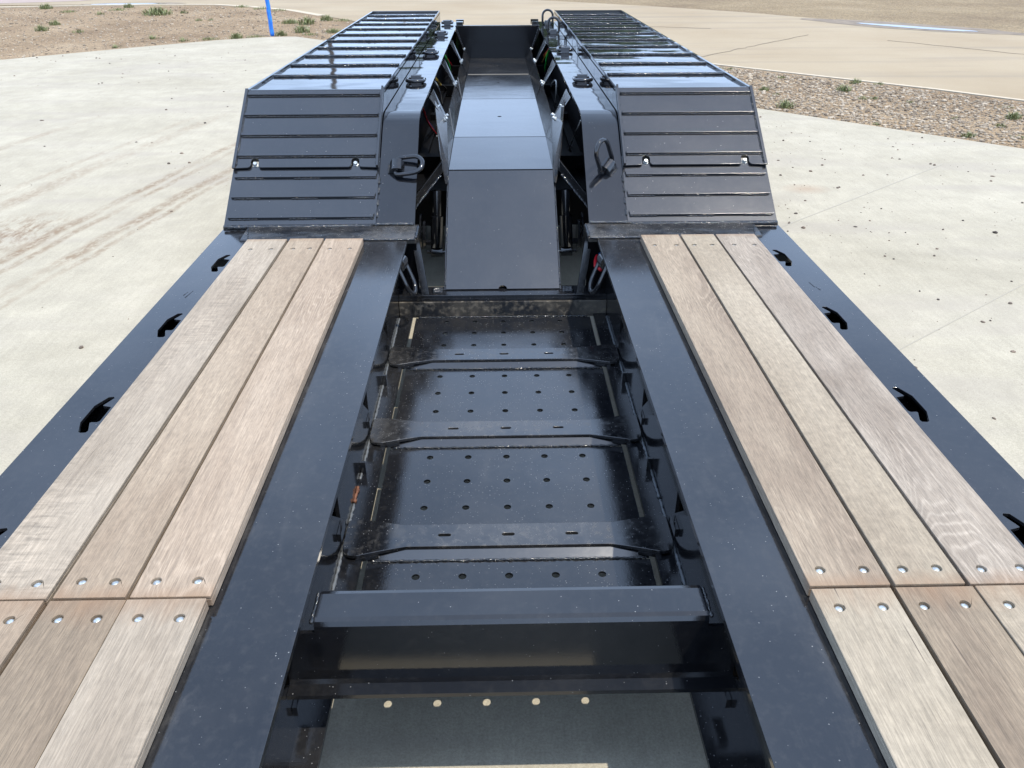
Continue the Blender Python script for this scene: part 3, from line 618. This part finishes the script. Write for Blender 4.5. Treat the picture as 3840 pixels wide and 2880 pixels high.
# ---- deck planks with counterbored bolts
BR = .0105
bolt_me = ob('bolt', lathe([(0, .0036), (.0045, .0034), (.0080, .0020), (.0092, 0.), (.0092, -.006)], 14), MZINC, None, smooth='all', dz=0)
bolt_me.name = 'proto'; bolt_data = bolt_me.data; bpy.data.objects.remove(bolt_me)
rnd = random.Random(7)
WSEL = {(-1, True): ('tan_fig', 'tan', 'pale_curly'), (-1, False): ('pale_curly', 'brown', 'tan'), (1, True): ('brown_fig', 'pale_mot', 'grey_fig'), (1, False): ('pale_crack', 'brown', 'pale_mot')}
rows = {-1: [(-.612, -.776, (-.652, -.737)), (-.784, -.930, (-.822, -.893)), (-.944, -1.117, (-.985, -1.070))],
        1: [(.611, .779, (.650, .741)), (.788, .934, (.822, .897)), (.944, 1.117, (.990, 1.076))]}
rows2 = {-1: [(-.618, -.778, (-.655, -.738)), (-.779, -.932, (-.819, -.893)), (-.944, -1.117, (-.985, -1.070))],
         1: [(.612, .776, (.652, .740)), (.786, .946, (.822, .905)), (.950, 1.117, (.990, 1.078))]}
for sgn in (-1, 1):
    for far, rr in ((True, rows[sgn]), (False, rows2[sgn])):
        for k, (xa, xb, bx) in enumerate(rr):
            x0, x1 = sorted((xa, xb)); ya, yb = (1.1665, 3.302+sgn*.004) if far else (Y0, 1.1605)
            if far and k == 2 and sgn > 0: yb += .004
            by = (1.212, 3.176) if far else (1.110,)
            ztop = .031+rnd.uniform(-.0018, .0012); holes = []
            for y in by:
                for x in bx: holes.append(circ(x+rnd.uniform(-.002, .002), y+rnd.uniform(-.002, .002), BR, 18))
            o = ob('plank', J(plate(rect(x0, x1, ya, yb), holes, ztop-.009, ztop), box(x0+.0001, x1-.0001, ya+.0001, yb-.0001, .0012, ztop-.0092)), WD[WSEL[(sgn, far)][k]], TR, bev=.0022)
            for h in holes:
                cx_, cy_ = sum(p[0] for p in h)/18, sum(p[1] for p in h)/18
                b = bpy.data.objects.new('bolt', bolt_data); COL.objects.link(b); b.parent = o
                b.location = Vector((cx_, cy_, ztop-.0085+DZ))-Vector(DUM[o.name]); b.rotation_euler = (0, 0, rnd.uniform(0, 6))

# ---- deck end strip and slope foot
for sgn in (-1, 1):
    q = lambda a, b: sorted((sgn*a, sgn*b))
    prof = [(3.352, .002), (3.36, .007), (3.44, .013), (3.50, .016), (3.528, .012), (3.528, -.016), (3.352, -.016)]
    x0, x1 = q(.388, 1.17)
    ob('deck_end_plate', sweep(prof, x0, x1), MDUST, TR)
    ob('weld_bead', J(weld((sgn*.392, 3.348, .004), (sgn*.62, 3.348, .004), .004, .006, 4), weld((sgn*.388, 3.355, .010), (sgn*.388, 3.50, .014), .006, .007, 6)), MWELD, TR)
    ob('weld_bead', weld((sgn*.41, 3.515, .019), (sgn*.60, 3.515, .019), .0075, .009, 8), MWELD, TR)
    ob('weld_bead', weld((sgn*.605, 3.508, .014), (sgn*1.285, 3.508, .014), .008, .010, 18), MWELD, TR)
    ob('weld_bead', weld((sgn*1.135, 3.345, .004), (sgn*1.17, 3.50, .016), .004, .007, 28), MWELD, TR)
    # gusset plates going down to the cross member
    ob('gusset', xf(box(0, 1, 0, 1, 0, 1), lambda a, b, c, s=sgn: (s*(.348+.046*c+.034*a), 3.405+.012*b+.10*c, -.287+.275*c)), MCOV, TR)
    # near web end plate that closes the rail
    ob('rail_end_plate', box(*q(.40, .62), 3.475, 3.487, -.39, -.018), MINT, TR)

# ---- floor pans with drain holes
HX = (-.2655, -.1328, 0, .1328, .2655)
pans = [(1.262, 1.706, (1.345, 1.500, 1.647)), (1.800, 2.281, (1.953, 2.091, 2.228)), (2.375, 2.854, (2.392, 2.529, 2.665, 2.799)), (2.948, 3.362, (3.078, 3.199, 3.318))]
for ya, yb, ys in pans:
    holes = [circ(x, y, .0117, 18) for y in ys for x in HX]
    ob('floor_pan', plate(rect(-.412, .412, ya, yb), holes, -.397, -.390), MPAN, TR)
    ob('pan_strap', J(box(-.5, .5, ya+.01, ya+.05, -.412, -.3975)), MP, TR)
    for sgn in (-1, 1):
        ob('weld_bead', weld((-.40, yb+.004, -.388), (.40, yb+.004, -.388), .004, .007, int(ya*10)), MWELD, TR) if sgn > 0 else None
# ---- cross channels above the pans
def cch(c):
    half = [(0, .028), (.301, .028), (.370, .012), (.435, -.006), (.447, -.008), (.466, -.004), (.480, .012), (.486, .04), (.486, .145), (.475, .154), (.43, .151), (.37, .138), (.318, .127), (0, .125)]
    out = half+[(-x, y) for x, y in reversed(half[1:-1])]
    slots = [rrect(x-.0185, x+.0185, .071, .083, .0058, 3) for x in (-.190, 0, .190)]
    o = ob('cross_channel', plate([(x, y+c) for x, y in out], [[(a, b+c) for a, b in s] for s in slots], -.372, -.360), MCHN, TR, bev=.002)
    ob('channel_face', sweep([(c-.004, -.3898), (c+.002, -.3899), (c+.045, -.3722), (c+.030, -.3722)], -.41, .41), MSLO, o)
    ob('channel_back', box(-.47, .47, c+.10, c+.108, -.410, -.3722), MP, o)
    for s in (-1, 1):
        ob('end_pad', xf(box(0, 1, 0, 1, 0, 1), lambda a, b, cc, s=s: (s*(.378+.065*a), c+.006-.018*a+.014*b, -.3716-.012*cc)), MP, o)
        ob('end_pad', xf(box(0, 1, 0, 1, 0, 1), lambda a, b, cc, s=s: (s*(.428+.05*a), c+.008+.11*b, -.3885+.016*cc)), MP, o)
for c in (1.713, 2.288, 2.861): cch(c)

# ---- deep cross beams near the camera
def beam(yc, top=-.052):
    pf = []
    yn, yf, zb = yc, yc+.098, -.236
    th = .009
    # formed channel: rounded top flange, web at the near side, bottom lip toward the viewer
    o_ = [(yf, top-.022), (yf+.002, top-.010), (yf-.004, top-.003), (yf-.015, top)]
    o_ += [(yn+.016, top), (yn+.006, top-.003), (yn, top-.012)]
    o_ += [(yn, zb+.012), (yn-.006, zb+.003), (yn-.034, zb), (yn-.036, zb-.009), (yn-.002, zb-.008), (yn+th, zb+.006), (yn+th, top-.014), (yn+.02, top-th), (yf-.012, top-th), (yf-.006, top-.022)]
    xb = .416
    b = ob('cross_beam', sweep(o_, -xb, xb), MBEAM, TR)
    o2 = [(yn, top-.03), (yn, zb+.012), (yn-.006, zb+.003), (yn-.034, zb), (yn-.036, zb-.009), (yn-.002, zb-.008), (yn+th, zb+.006), (yn+th, top-.03)]
    for s in (-1, 1):
        ob('beam_end', sweep(o2, *sorted((s*.4162, s*.489))), MBEAM, b)
        ob('weld_bead', weld((s*.421, yn+.004, top-.004), (s*.421, yf-.008, top-.004), .004, .006, 3), MWELD, b)
beam(1.166); beam(.58); beam(-.9)

# ---- cross member at the trough foot
ob('foot_crossmember', J(box(-.488, .488, 3.372, 3.392, -.392, -.315)), MBROWN, TR)
ob('foot_ledge', J(box(-.489, .489, 3.393, 3.50, -.330, -.288)), MP, TR, bev=.002)
ob('foot_lip', J(box(-.489, .489, 3.384, 3.3925, -.3145, -.302)), MP, TR)
ob('weld_bead', J(*[weld((s*(.285+.0), 3.425+.012*i, -.285), (s*.335, 3.425+.012*i, -.285), .004, .006, i) for s in (-1, 1) for i in range(5)]), MWELD, TR)

# ================================================================== FENDERS
A = math.atan2(.478, .69); ca, sa = cos(A), sin(A); SY, SZ = 3.53, .005
def slope(sgn):
    """frame on the sloping plane: a across, b up the slope, c off the plane"""
    return lambda a, b, c: (sgn*a, SY+b*ca-c*sa, SZ+b*sa+c*ca)
KY, KZ = 4.226, .486
drop = lambda y: -.0043*(y-KY)
def topf(sgn): return lambda a, b, c: (sgn*a, b, KZ+c+drop(b))
for sgn in (-1, 1):
    sf, tf = slope(sgn), topf(sgn)
    side = 'left' if sgn < 0 else 'right'
    # lower slope panel (fixed) with stitch welded ribs
    lo = ob('ramp_panel', J(plate(rect(.590, 1.295, .006, .41), [rect(x-.0165, x+.0165, .360, .398) for x in (.707, 1.192)], -.010, 0., sf)), MSLO, TR, bev=.001)
    ob('rolled_foot', tube([sf(.600+i*.0695, .004, -.008) for i in range(11)], .0135, 16), MP, lo, smooth=True)
    for s in (.286, .166, .047):
        ob('rib', xf(box(.602, 1.280, s, s+.016, .0005, .0115), sf), MSLO, lo, bev=.001)
        ob('weld_bead', J(*[weld(sf(x0, s-.002, .002), sf(x0+.125, s-.002, .002), .0042, .006, int(x0*100)) for x0 in (.605, .872, 1.142)]), MWELD, lo)
        ob('rib_end', xf(box(.600, .608, s+.016, s+.030, .0005, .010), sf), MSLO, lo)
    ob('weld_bead', J(*[weld(sf(.5865, s, .001), sf(.5865, s+.034, .001), .0055, .007, int(s*100)) for s in (.05, .12, .19, .25)]), MWELD, lo)
    # upper slope panel with bolt notches
    def notch(xc): return [(xc-.030, .344), (xc-.022, .349), (xc-.019, .356), (xc-.0185, .385), (xc-.013, .396), (xc, .400), (xc+.013, .396), (xc+.0185, .385), (xc+.019, .356), (xc+.022, .349), (xc+.030, .344)]
    outl = [(.592, .340)]+notch(.707)+notch(1.192)+[(1.295, .340), (1.295, .846), (.592, .846)]
    up_ = ob('fender', J(plate(outl, [], .006, .0135, sf)), MSLO, TR, bev=.001)
    off = .0137
    for s in (.405, .535, .665, .800):
        ob('rib', xf(box(.612, 1.276, s+.001, s+.017, off, off+.0125), sf), MSLO, up_, bev=.001)
        ob('weld_bead', weld(sf(.615, s-.001, off+.002), sf(1.274, s-.001, off+.002), .0040, .006, int(s*100)), MWELD, up_)
    # fender top sheet
    n = 12; tp = []
    for i in range(n):
        pass
    ob('fender_top', plate(rect(.592, 1.295, KY-.002, 8.93), [], -.008, 0., tf), MFEN, up_)
    for k in range(11):
        y = 4.285+.4235*k
        if k == 10: y = 8.52
        if k: ob('rib', xf(box(.612, 1.277, y+.001, y+.017, .0004, .0125), tf), MFEN, up_, bev=.001)
        if k: ob('weld_bead', weld(tf(.62, y-.001, .004), tf(1.272, y-.001, .004), .0068, .016, k*7, 8), MWELD, up_)
        if k: ob('weld_bead', J(*[weld(tf(x, y-.20, .001), tf(x, y-.03, .001), .003, .009, k*3) for x in (1.275,)]), MWELD, up_)
    ob('rib', xf(box(.612, 1.277, KY+.002, KY+.022, .0004, .0085), tf), MSLO, up_, bev=.001)
    ob('rib', xf(box(.60, 1.285, 8.905, 8.925, .0004, .016), tf), MFEN, up_, bev=.001)
    # edge bars
    ob('edge_bar', J(xf(box(1.281, 1.2955, .335, .848, .0137, .022), sf)), MSLO, up_, bev=.001)
    ob('edge_bar', J(xf(box(1.281, 1.2955, KY+.003, 8.93, .0003, .012), tf)), MFEN, up_, bev=.001)
    ob('edge_bar', J(xf(box(.5935, .604, .335, .850, .0137, .034), sf)), MSLO, up_, bev=.001)
    ob('weld_bead', weld(sf(.606, .36, .015), sf(.606, .80, .015), .0032, .008, 5), MWELD, up_)
    ob('weld_bead', weld(sf(1.279, .36, .015), sf(1.279, .80, .015), .0032, .008, 6), MWELD, up_)
    # tall inner fin of the fender, standing above the rail
    fin = [(4.215, .50), (8.93, .485), (8.93, .30), (4.86, .385), (4.40, .375), (4.16, .345), (4.02, .30), (3.90, .215), (3.81, .145), (3.805, .198)]
    ob('inner_fin', plate(fin, [], .592, .5995, lambda a, b, c, s=sgn: (s*c, a, b)), MFEN, up_, bev=.001)
    ob('fin_seam', box(*sorted((sgn*.590, sgn*.5915)), 6.27, 6.276, .392, .47), MP, up_)
    # outer skirt and end
    ob('outer_skirt', plate([(3.56, .0), (KY, KZ-.02), (8.93, .45), (8.93, .30), (4.15, .30), (3.75, -.0)], [], 1.284, 1.292, lambda a, b, c, s=sgn: (s*c, a, b)), MP, up_)
    ob('end_plate', box(*sorted((sgn*.60, sgn*1.29)), 8.905, 8.915, .2, .455), MP, up_)
    # bolts in the notches
    for xc in (.707, 1.192):
        c = sf(xc, .371, -.004)
        hx = ob('bolt', xf(J(lathe([(0, .016), (.0085, .016), (.0105, .013), (.0105, .004), (.0125, .0035), (.0125, 0)], 12)), lambda a, b, cc, c=c: (c[0]+a, c[1]+b*ca-cc*sa, c[2]+b*sa+cc*ca)), MZINC, up_, smooth=True)

# ================================================================== RISING RAILS beside the trough
def rail_prof():
    pts = [(0.0, 0.)]
    s = [(SY-.010, SZ-.004)]
    p = []
    p.append((3.522, .0)); p.append((3.60, .0535)); p.append((4.028, .3498))
    # smooth bend up to the horizontal top
    a0 = A; R_b = .27; cy0, cz0 = 4.028+sin(a0)*R_b, .3498-cos(a0)*R_b
    for i in range(1, 11):
        a = a0*(1-i/10); p.append((cy0-sin(a)*R_b, cz0+cos(a)*R_b))
    y1, z1 = p[-1]
    p.append((6.5, z1-.008)); p.append((9.02, z1-.030)); return p
RP = rail_prof(); RZ = RP[-3][1]
def railz(y):
    for (a, b), (c, d) in zip(RP, RP[1:]):
        if a <= y <= c: return b+(d-b)*(y-a)/(c-a)
    return RP[-1][1]
for sgn in (-1, 1):
    V, F = [], []; n = len(RP)
    for k, (y, z) in enumerate(RP):
        # local normal for thickness
        a = RP[max(k-1, 0)]; b = RP[min(k+1, n-1)]; d = Vector((b[0]-a[0], b[1]-a[1])).normalized(); nn = Vector((-d.y, d.x))*.016
        for x in (.408, .588):
            V += [(sgn*x, y, z), (sgn*x, y-nn.x, z-nn.y)]
    for k in range(n-1):
        b = k*4; c = b+4
        F += [(b, b+2, c+2, c), (b+1, c+1, c+3, b+3), (b, c, c+1, b+1), (b+2, b+3, c+3, c+2)]
    F += [(0, 1, 3, 2), ((n-1)*4, (n-1)*4+2, (n-1)*4+3, (n-1)*4+1)]
    ra = ob('rising_rail', (V, F), MFEN if True else MP, TR, smooth=True)
    wy = [(y, z-.017) for y, z in RP]+[(9.02, .02), (4.6, .02), (4.0, -.10), (3.53, -.35)]
    ob('rail_web', plate(wy, [], .492, .504, lambda a, b, c, s=sgn: (s*c, a, b)), MINT, TR)
    ob('rail_bottom_flange', J(box(*sorted((sgn*.44, sgn*.56)), 4.55, 9.0, .008, .02)), MINT, TR)
    ob('closing_plate', box(*sorted((sgn*.601, sgn*.607)), 4.30, 8.9, -.25, .40), MINT, TR)
    # tail ears
    ob('tail_ear', box(*sorted((sgn*.35, sgn*.43)), 8.97, 9.02, .35, .392), MP, TR)

# ================================================================== CENTRE TROUGH
w0 = .272; zt = lambda y: .140-.009*(y-4.735)
t_ = [(3.452, -.282), (4.078, .116)]
# ramp
notch_ = [(.020*cos(a), .0+.020*sin(a)) for a in [pi*i/10 for i in range(11)]]
rl = math.hypot(t_[1][0]-t_[0][0], t_[1][1]-t_[0][1]); ra_ = math.atan2(t_[1][1]-t_[0][1], t_[1][0]-t_[0][0])
rf_ = lambda a, b, c: (a, t_[0][0]+b*cos(ra_)-c*sin(ra_), t_[0][1]+b*sin(ra_)+c*cos(ra_))
ob('ramp_cover', plate([(-w0, 0)]+[(-x, y) for x, y in notch_]+[(w0, 0), (w0, rl), (-w0, rl)], [], -.006, 0, rf_), MSLO, TR, bev=.001)
for s in (-1, 1):
    ob('ramp_side_flange', J(plate([(3.45, -.285), (4.02, .080), (4.075, .118), (4.085, .06), (4.0, -.05), (3.50, -.36)], [], .2735, .279, lambda a, b, c, s=s: (s*c, a, b))), MP, TR)
    ob('weld_bead', J(*[weld(rf_(s*.274, b, .001), rf_(s*.274, b+l, .001), .0032, .006, int(b*100)) for b, l in ((.02, .10), (.28, .09), (.50, .10), (.66, .05))]), MWELD, TR)
    for b, l in ((.0, .09), (.19, .06)):
        pass
# flat cover panels
segs = [(4.085, 4.730, .5), (4.740, 6.003, .5), (6.013, 7.193, .5), (7.203, 8.28, .5)]
for k, (ya, yb, _) in enumerate(segs):
    za, zb = (.120, zt(yb)) if k == 0 else (zt(ya), zt(yb))
    hole = [] if k == 0 else [[(.000+.013*cos(2*pi*i/14), (5.35 if k == 1 else 6.75 if k == 2 else 7.72)+.016*sin(2*pi*i/14)) for i in range(14)]]
    ob('cover_panel', plate(rect(-w0, w0, ya, yb), hole, -.006, 0, lambda a, b, c, ya=ya, yb=yb, za=za, zb=zb: (a, b, za+(zb-za)*(b-ya)/(yb-ya)+c)), MFLAT if k < 2 else MCOV, TR, bev=.001)
    ob('panel_under', box(-.16, .16, ya+.02, yb-.02, min(za, zb)-.12, min(za, zb)-.008) if k else box(-.2, .2, 4.15, yb-.02, -.1, .10), MP, TR)
ob('seam_strip', J(box(-.262, .262, 7.186, 7.210, zt(7.2)+.0005, zt(7.2)+.003)), MSEAM, TR, label='dusty pale seam')
# side wings of the trough and their support arms
wt = lambda y: (.318, .245-.010*(y-4.74))
for s in (-1, 1):
    def quad(pts, th=.004, s=s):
        P = [Vector((s*x, y, z)) for x, y, z in pts]; nrm = (P[1]-P[0]).cross(P[2]-P[0]).normalized()*th; n = len(P)
        V = [tuple(p) for p in P]+[tuple(p-nrm) for p in P]
        return V, [tuple(range(n)), tuple(reversed(range(n, 2*n)))]+[(i, n+i, n+(i+1) % n, (i+1) % n) for i in range(n)]
    # first wing: sail shaped
    ob('cover_wing', quad([(.273, 4.085, .119), (.274, 4.730, zt(4.73)), (.310, 4.74, .243), (.335, 4.76, .262), (.378, 4.76, .345), (.352, 4.50, .265), (.326, 4.24, .190), (.300, 4.06, .128), (.282, 3.98, .075), (.276, 4.00, .075)]), MWING, TR)
    for k in (1, 2, 3):
        ya, yb = segs[k][0]+.006, segs[k][1]-.004; (xa, zA), (xb, zB) = wt(ya), wt(yb)
        xa -= .006
        if k == 3: yb = 8.28; xb, zB = .330, .190
        ob('cover_wing', quad([(.274, ya, zt(ya)), (.274, yb, zt(yb)), (xb, yb, zB), (xa, ya, zA)]), MWING, TR)
        ob('wing_fold', tube([(s*.2745, ya, zt(ya)+.003), (s*xa*.998, min(ya+.32, yb), wt(ya+.32)[1]-.002)], .0018, 5), MCAULK, TR) if k < 3 else None
    for yb in (4.74, 6.0, 7.2, 8.22):
        x, z = wt(yb)
        if yb > 8: x, z = .329, .193
        wd = .055
        y0_, y1_ = yb-.07, yb+.26
        ob('support_arm', quad([(x-.004, yb+.035, z-.004), (x+.006, yb-.035, z-.004), (.404, y0_, .372), (.405, y1_, .365)], .005), MWING, TR)
        for dy in ((-.045, .045) if yb < 8 else (0,)):
            b = ob('bolt', xf(J(lathe([(0, .020), (.008, .020), (.0095, .017), (.0095, .006), (.015, .005), (.015, -.002)], 10)), lambda a, bb, c, s=s, x=x, z=z, yb=yb, dy=dy: (s*(x+.002-c*.75)+a*.66*s, yb+dy+bb, z+.002+c*.66+a*.75)), MZINC, TR, smooth=True)
    b = ob('bolt', xf(J(lathe([(0, .018), (.009, .018), (.0105, .015), (.0105, .005), (.016, .004), (.016, 0)], 10)), lambda a, bb, c, s=s: (s*(.352-c*.6+a*.7), 4.60+bb, .335+c*.7)), MZINC, TR, smooth=True)
# end wall
for s in (-1, 1): ob('rear_bulkhead', box(*sorted((s*.407, s*.598)), 8.33, 8.345, -.3, .345), MINT, TR); ob('dark_block_panel', box(*sorted((s*.268, s*.59)), 4.285, 4.30, -.25, -.032), MINT, TR)  # front panel added to darken the gap behind the shock absorbers
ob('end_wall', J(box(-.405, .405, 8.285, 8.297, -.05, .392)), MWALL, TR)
ob('end_wall_cap', box(-.41, .41, 8.284, 8.32, .3925, .402), MP, TR, bev=.002)
for s in (-1, 1):
    ob('wall_corner_weld', weld((s*.40, 8.278, .385), (s*.335, 8.278, .205), .005, .008, 3), MWELD, TR)
    ob('tail_ear', box(*sorted((s*.335, s*.40)), 8.32, 8.40, .395, .43), MP, TR)

# ================================================================== D-RINGS
def ring_path(wd, ln, r):
    R2 = wd/2; P = []
    for i in range(13): a = -pi/2+pi*i/12; P.append((ln-R2+R2*cos(a), R2*sin(a)))
    P += [(ln-R2-k*(ln-R2-.018)/4, R2) for k in range(1, 4)]
    rc = .018
    for i in range(5): a = pi/2+pi/2*i/4; P.append((rc+rc*cos(a), R2-rc+rc*sin(a)))
    for i in range(5): a = pi+pi/2*i/4; P.append((rc+rc*cos(a), -R2+rc+rc*sin(a)))
    P += [(.018+k*(ln-R2-.018)/4, -R2) for k in range(1, 4)]
    return P
def d_ring(base, ex, ey, ez, tilt, parent=TR, wd=.102, ln=.125, name='tie_down'):
    """base: point on the plate; ey: axis of the clevis; ex: direction in which the ring lies at tilt 0; ez: plate normal"""
    base, ex, ey, ez = (Vector(v) for v in (base, ex, ey, ez)); ex.normalize(); ey.normalize(); ez.normalize()
    f = lambda a, b, c: tuple(base+ex*a+ey*b+ez*c)
    prof = [(-.040, 0), (-.036, .014), (-.022, .036), (-.014, .040), (.014, .040), (.022, .036), (.030, .014), (.034, 0)]
    n = len(prof); V = [f(a, -.031, c) for a, c in prof]+[f(a, .031, c) for a, c in prof]
    F = [(i, (i+1) % n, n+(i+1) % n, n+i) for i in range(n)]+[tuple(reversed(range(n))), tuple(range(n, 2*n))]
    cl = ob(name, (V, F), MP, parent, bev=.002)
    ct, st = cos(tilt), sin(tilt)
    P = []
    for a, b in ring_path(wd, ln, .0105):
        a -= .006; P.append(f(a*ct, b, .016+a*st))
    ob('ring', tube(P, .0108, 12, True), MP, cl, smooth='all')
    ob('weld_bead', weld(f(-.041, -.031, .002), f(-.041, .031, .002), .004, .006, 2), MWELD, cl)
    return cl
for s, spec in ((-1, [(5.09, 'n'), (6.36, 'n'), (7.62, 'f'), (8.70, 'f')]), (1, [(5.09, 'n'), (6.42, 'f'), (7.78, 'u'), (8.66, 'u')])):
    for y, m in spec:
        d_ring((s*.508, y, railz(y)+.0002), (0, -1, 0), (1, 0, 0), (0, 0, 1), {'n': radians(2), 'f': radians(176), 'u': radians(94)}[m])
Nn = Vector((0, -sa, ca)); Tt = Vector((0, ca, sa))
sb = lambda s, x, d: Vector((s*x, SY+d*ca, SZ+d*sa))+Nn*.0005
d_ring(sb(-1, .503, .340), (1, 0, 0), Tt, Nn, radians(9), ln=.132)
ax = (Tt*cos(radians(35))+Vector((1, 0, 0))*sin(radians(35)))
d_ring(sb(1, .512, .332), Nn.cross(ax), ax, Nn, radians(66), ln=.146)
# rings hanging on the inside of the deck rails
for s in (-1, 1):
    d_ring((s*.468, 3.27, -.080), (0, -.15, -1), (-s*.15, 1, 0), (-s, 0, 0), radians(22), ln=.150)

# ================================================================== RUNNING GEAR (in the shade of the trough sides)
for s in (-1, 1):
    sh = ob('shock_absorber', J(tube([(s*.335, 4.02, .03), (s*.338, 4.0, -.10)], .024, 16), tube([(s*.338, 4.0, -.10), (s*.345, 3.98, -.262)], .035, 18)), MP, TR, smooth=True)
    ob('eye', J(tube([(s*.316, 3.975, -.29), (s*.376, 3.975, -.29)], .028, 16), tube([(s*.30, 3.975, -.29), (s*.40, 3.975, -.29)], .009, 10), tube([(s*.345, 3.98, -.262), (s*.345, 3.976, -.285)], .016, 10)), MP, sh, smooth=True)
    ob('spring_hanger', J(tube([(s*.400, 3.99, -.20), (s*.412, 3.99, -.20)], .075, 24), tube([(s*.418, 3.99, -.18), (s*.426, 3.99, -.18)], .095, 24), tube([(s*.372, 3.94, -.225), (s*.40, 3.94, -.225)], .017, 6)), MP, TR, smooth=True)
    ob('cross_brace', xf(box(0, 1, 0, 1, 0, 1), lambda a, b, c, s=s: (s*(.30+.19*a), 4.02-.14*a+.055*b, .125-.21*a+.055*c)), MCOV, TR, bev=.002)
    ob('weld_bead', weld((s*.31, 4.008, .112), (s*.48, 3.888, -.072), .0065, .007, 4), MWELD, TR)
    ob('hanger_gusset', plate([(4.12, .365), (4.9, .365), (4.15, .02), (4.0, -.03), (4.05, .2)], [], .455, .463, lambda a, b, c, s=s: (s*c, a, b)), MINT, TR)
    for y, z in ((4.22, .30), (3.90, .225), (5.35, .28)):
        ob('cap_bolt', tube([(s*.491, y, z), (s*.470, y, z)], .030, 18), MP, TR, smooth=True)
    for y in (4.95, 6.2, 7.45):
        ob('axle', tube([(s*.2, y, -.12), (s*1.2, y, -.12)], .06, 14), MP, TR, smooth=True)
        tp_ = [(.24, -.10), (.24, -.085), (.30, -.115), (.42, -.12), (.46, -.10), (.475, -.05), (.475, .05), (.46, .10), (.42, .12), (.30, .115), (.24, .085)]
        for xc in (.80, 1.09):
            wl = ob('wheel', xf(lathe(tp_, 32), lambda a, b, c, y=y, xc=xc, s=s: (s*(xc+c), y+a, -.125+b)), MRUB, TR, smooth=True)
            ob('rim', xf(lathe([(0, .03), (.12, .03), (.16, -.03), (.22, -.04), (.245, .08), (.245, -.08), (0, -.05)], 24), lambda a, b, c, y=y, xc=xc, s=s: (s*(xc+c), y+a, -.125+b)), MZINC, wl, smooth=True)
        ob('air_bag', tube([(s*.43, y+.25, -.25), (s*.43, y+.25, -.09)], .11, 18), MINT, TR, smooth=True)
    ob('frame_beam', box(*sorted((s*.20, s*.262)), 4.3, 8.28, -.25, .08), MINT, TR)
    ob('light_block_plate', box(*sorted((s*.265, s*.612)), 4.22, 9.0, -.075, -.03), MINT, TR)  # plate added under the gap to block light and keep it dark
ob('cross_tube', J(*[box(-.6, .6, y, y+.08, -.02, .06) for y in (4.6, 5.8, 7.0, 8.1)]), MINT, TR)

def hose(mat, lab, pts, r=.0065):
    # smooth path through the given points (Catmull-Rom)
    P = [Vector(p) for p in pts]; P = [P[0]*2-P[1]]+P+[P[-1]*2-P[-2]]; out = []
    for i in range(1, len(P)-2):
        for k in range(8):
            f = k/8; a, b, c, d = P[i-1:i+3]
            out.append(.5*((2*b)+(-a+c)*f+(2*a-5*b+4*c-d)*f*f+(-a+3*b-3*c+d)*f**3))
    out.append(P[-2]); ob('hose', tube(out, r, 8), mat, TR, smooth='all', label=lab)
hose(MGRN, 'bright green air hose on the left', [(-0.445, 6.866, 0.33), (-0.445, 7.215, 0.244), (-0.445, 7.444, 0.181), (-0.445, 7.74, 0.07)], .010)
hose(MRED, 'red air hose behind the green one, left', [(-0.45, 7.084, 0.3), (-0.45, 7.438, 0.217), (-0.45, 8.121, 0.067), (-0.45, 8.904, -0.119)], .006)
hose(MYEL, 'yellow cable on the left', [(-0.445, 5.705, 0.335), (-0.445, 5.865, 0.294), (-0.445, 6.228, 0.2), (-0.445, 6.32, 0.177)], .0075)
hose(MRUB, 'black corrugated hose on the left', [(-0.445, 6.32, 0.177), (-0.445, 6.599, 0.127), (-0.445, 7.047, 0.026)], .007)
hose(MWHT, 'white hose on the left', [(-0.445, 5.593, 0.33), (-0.445, 5.722, 0.293), (-0.445, 6.136, 0.17), (-0.445, 6.365, 0.024)], .008)
hose(MRED, 'dark red hose under the left rail', [(-0.445, 4.642, 0.345), (-0.445, 4.723, 0.307), (-0.445, 5.027, 0.165), (-0.445, 5.745, -0.077)], .006)
hose(MBLU, 'dark blue hose under the left rail', [(-0.455, 4.6, 0.35), (-0.455, 4.723, 0.317), (-0.455, 5.027, 0.185), (-0.455, 5.745, -0.05)], .006)
hose(MGRN, 'bright green air hose on the right', [(0.445, 7.2, 0.31), (0.445, 7.393, 0.28), (0.445, 7.682, 0.162), (0.445, 7.905, 0.036)], .010)
hose(MYEL, 'yellow cable on the right', [(0.445, 7.5, 0.26), (0.445, 7.947, 0.16), (0.445, 8.395, 0.046), (0.445, 8.901, -0.073)], .007)
hose(MRED, 'red air hose on the right', [(0.45, 7.4, 0.3), (0.45, 7.8, 0.22), (0.45, 8.3, 0.12)], .005)
hose(MWHT, 'white curved hose on the right', [(0.445, 7.004, 0.047), (0.445, 6.642, 0.149), (0.445, 6.385, 0.184), (0.445, 6.358, 0.112), (0.445, 6.461, -0.015)], .0065)
hose(MWHT, 'pale brake line curving behind the right rail', [(0.445, 4.459, 0.287), (0.445, 4.6, 0.22), (0.445, 4.83, 0.117), (0.445, 5.387, -0.167)], .004)
hose(MRED, 'red hose at the right hanging ring', [(.46, 3.50, -.12), (.44, 3.46, -.135), (.43, 3.38, -.145), (.44, 3.28, -.12)], .009)
hose(MBLU, 'blue hose beside the red one', [(.46, 3.48, -.12), (.45, 3.42, -.13), (.446, 3.30, -.11)], .009)
for x, y, z in ((-.405, 5.35, -.02), (-.385, 5.42, .0)):
    ob('air_fitting', J(tube([(x, y, z), (x, y+.01, z+.045)], .009, 8), tube([(x-.018, y+.005, z+.028), (x+.018, y+.005, z+.028)], .006, 8)), MZINC, TR, smooth=True)
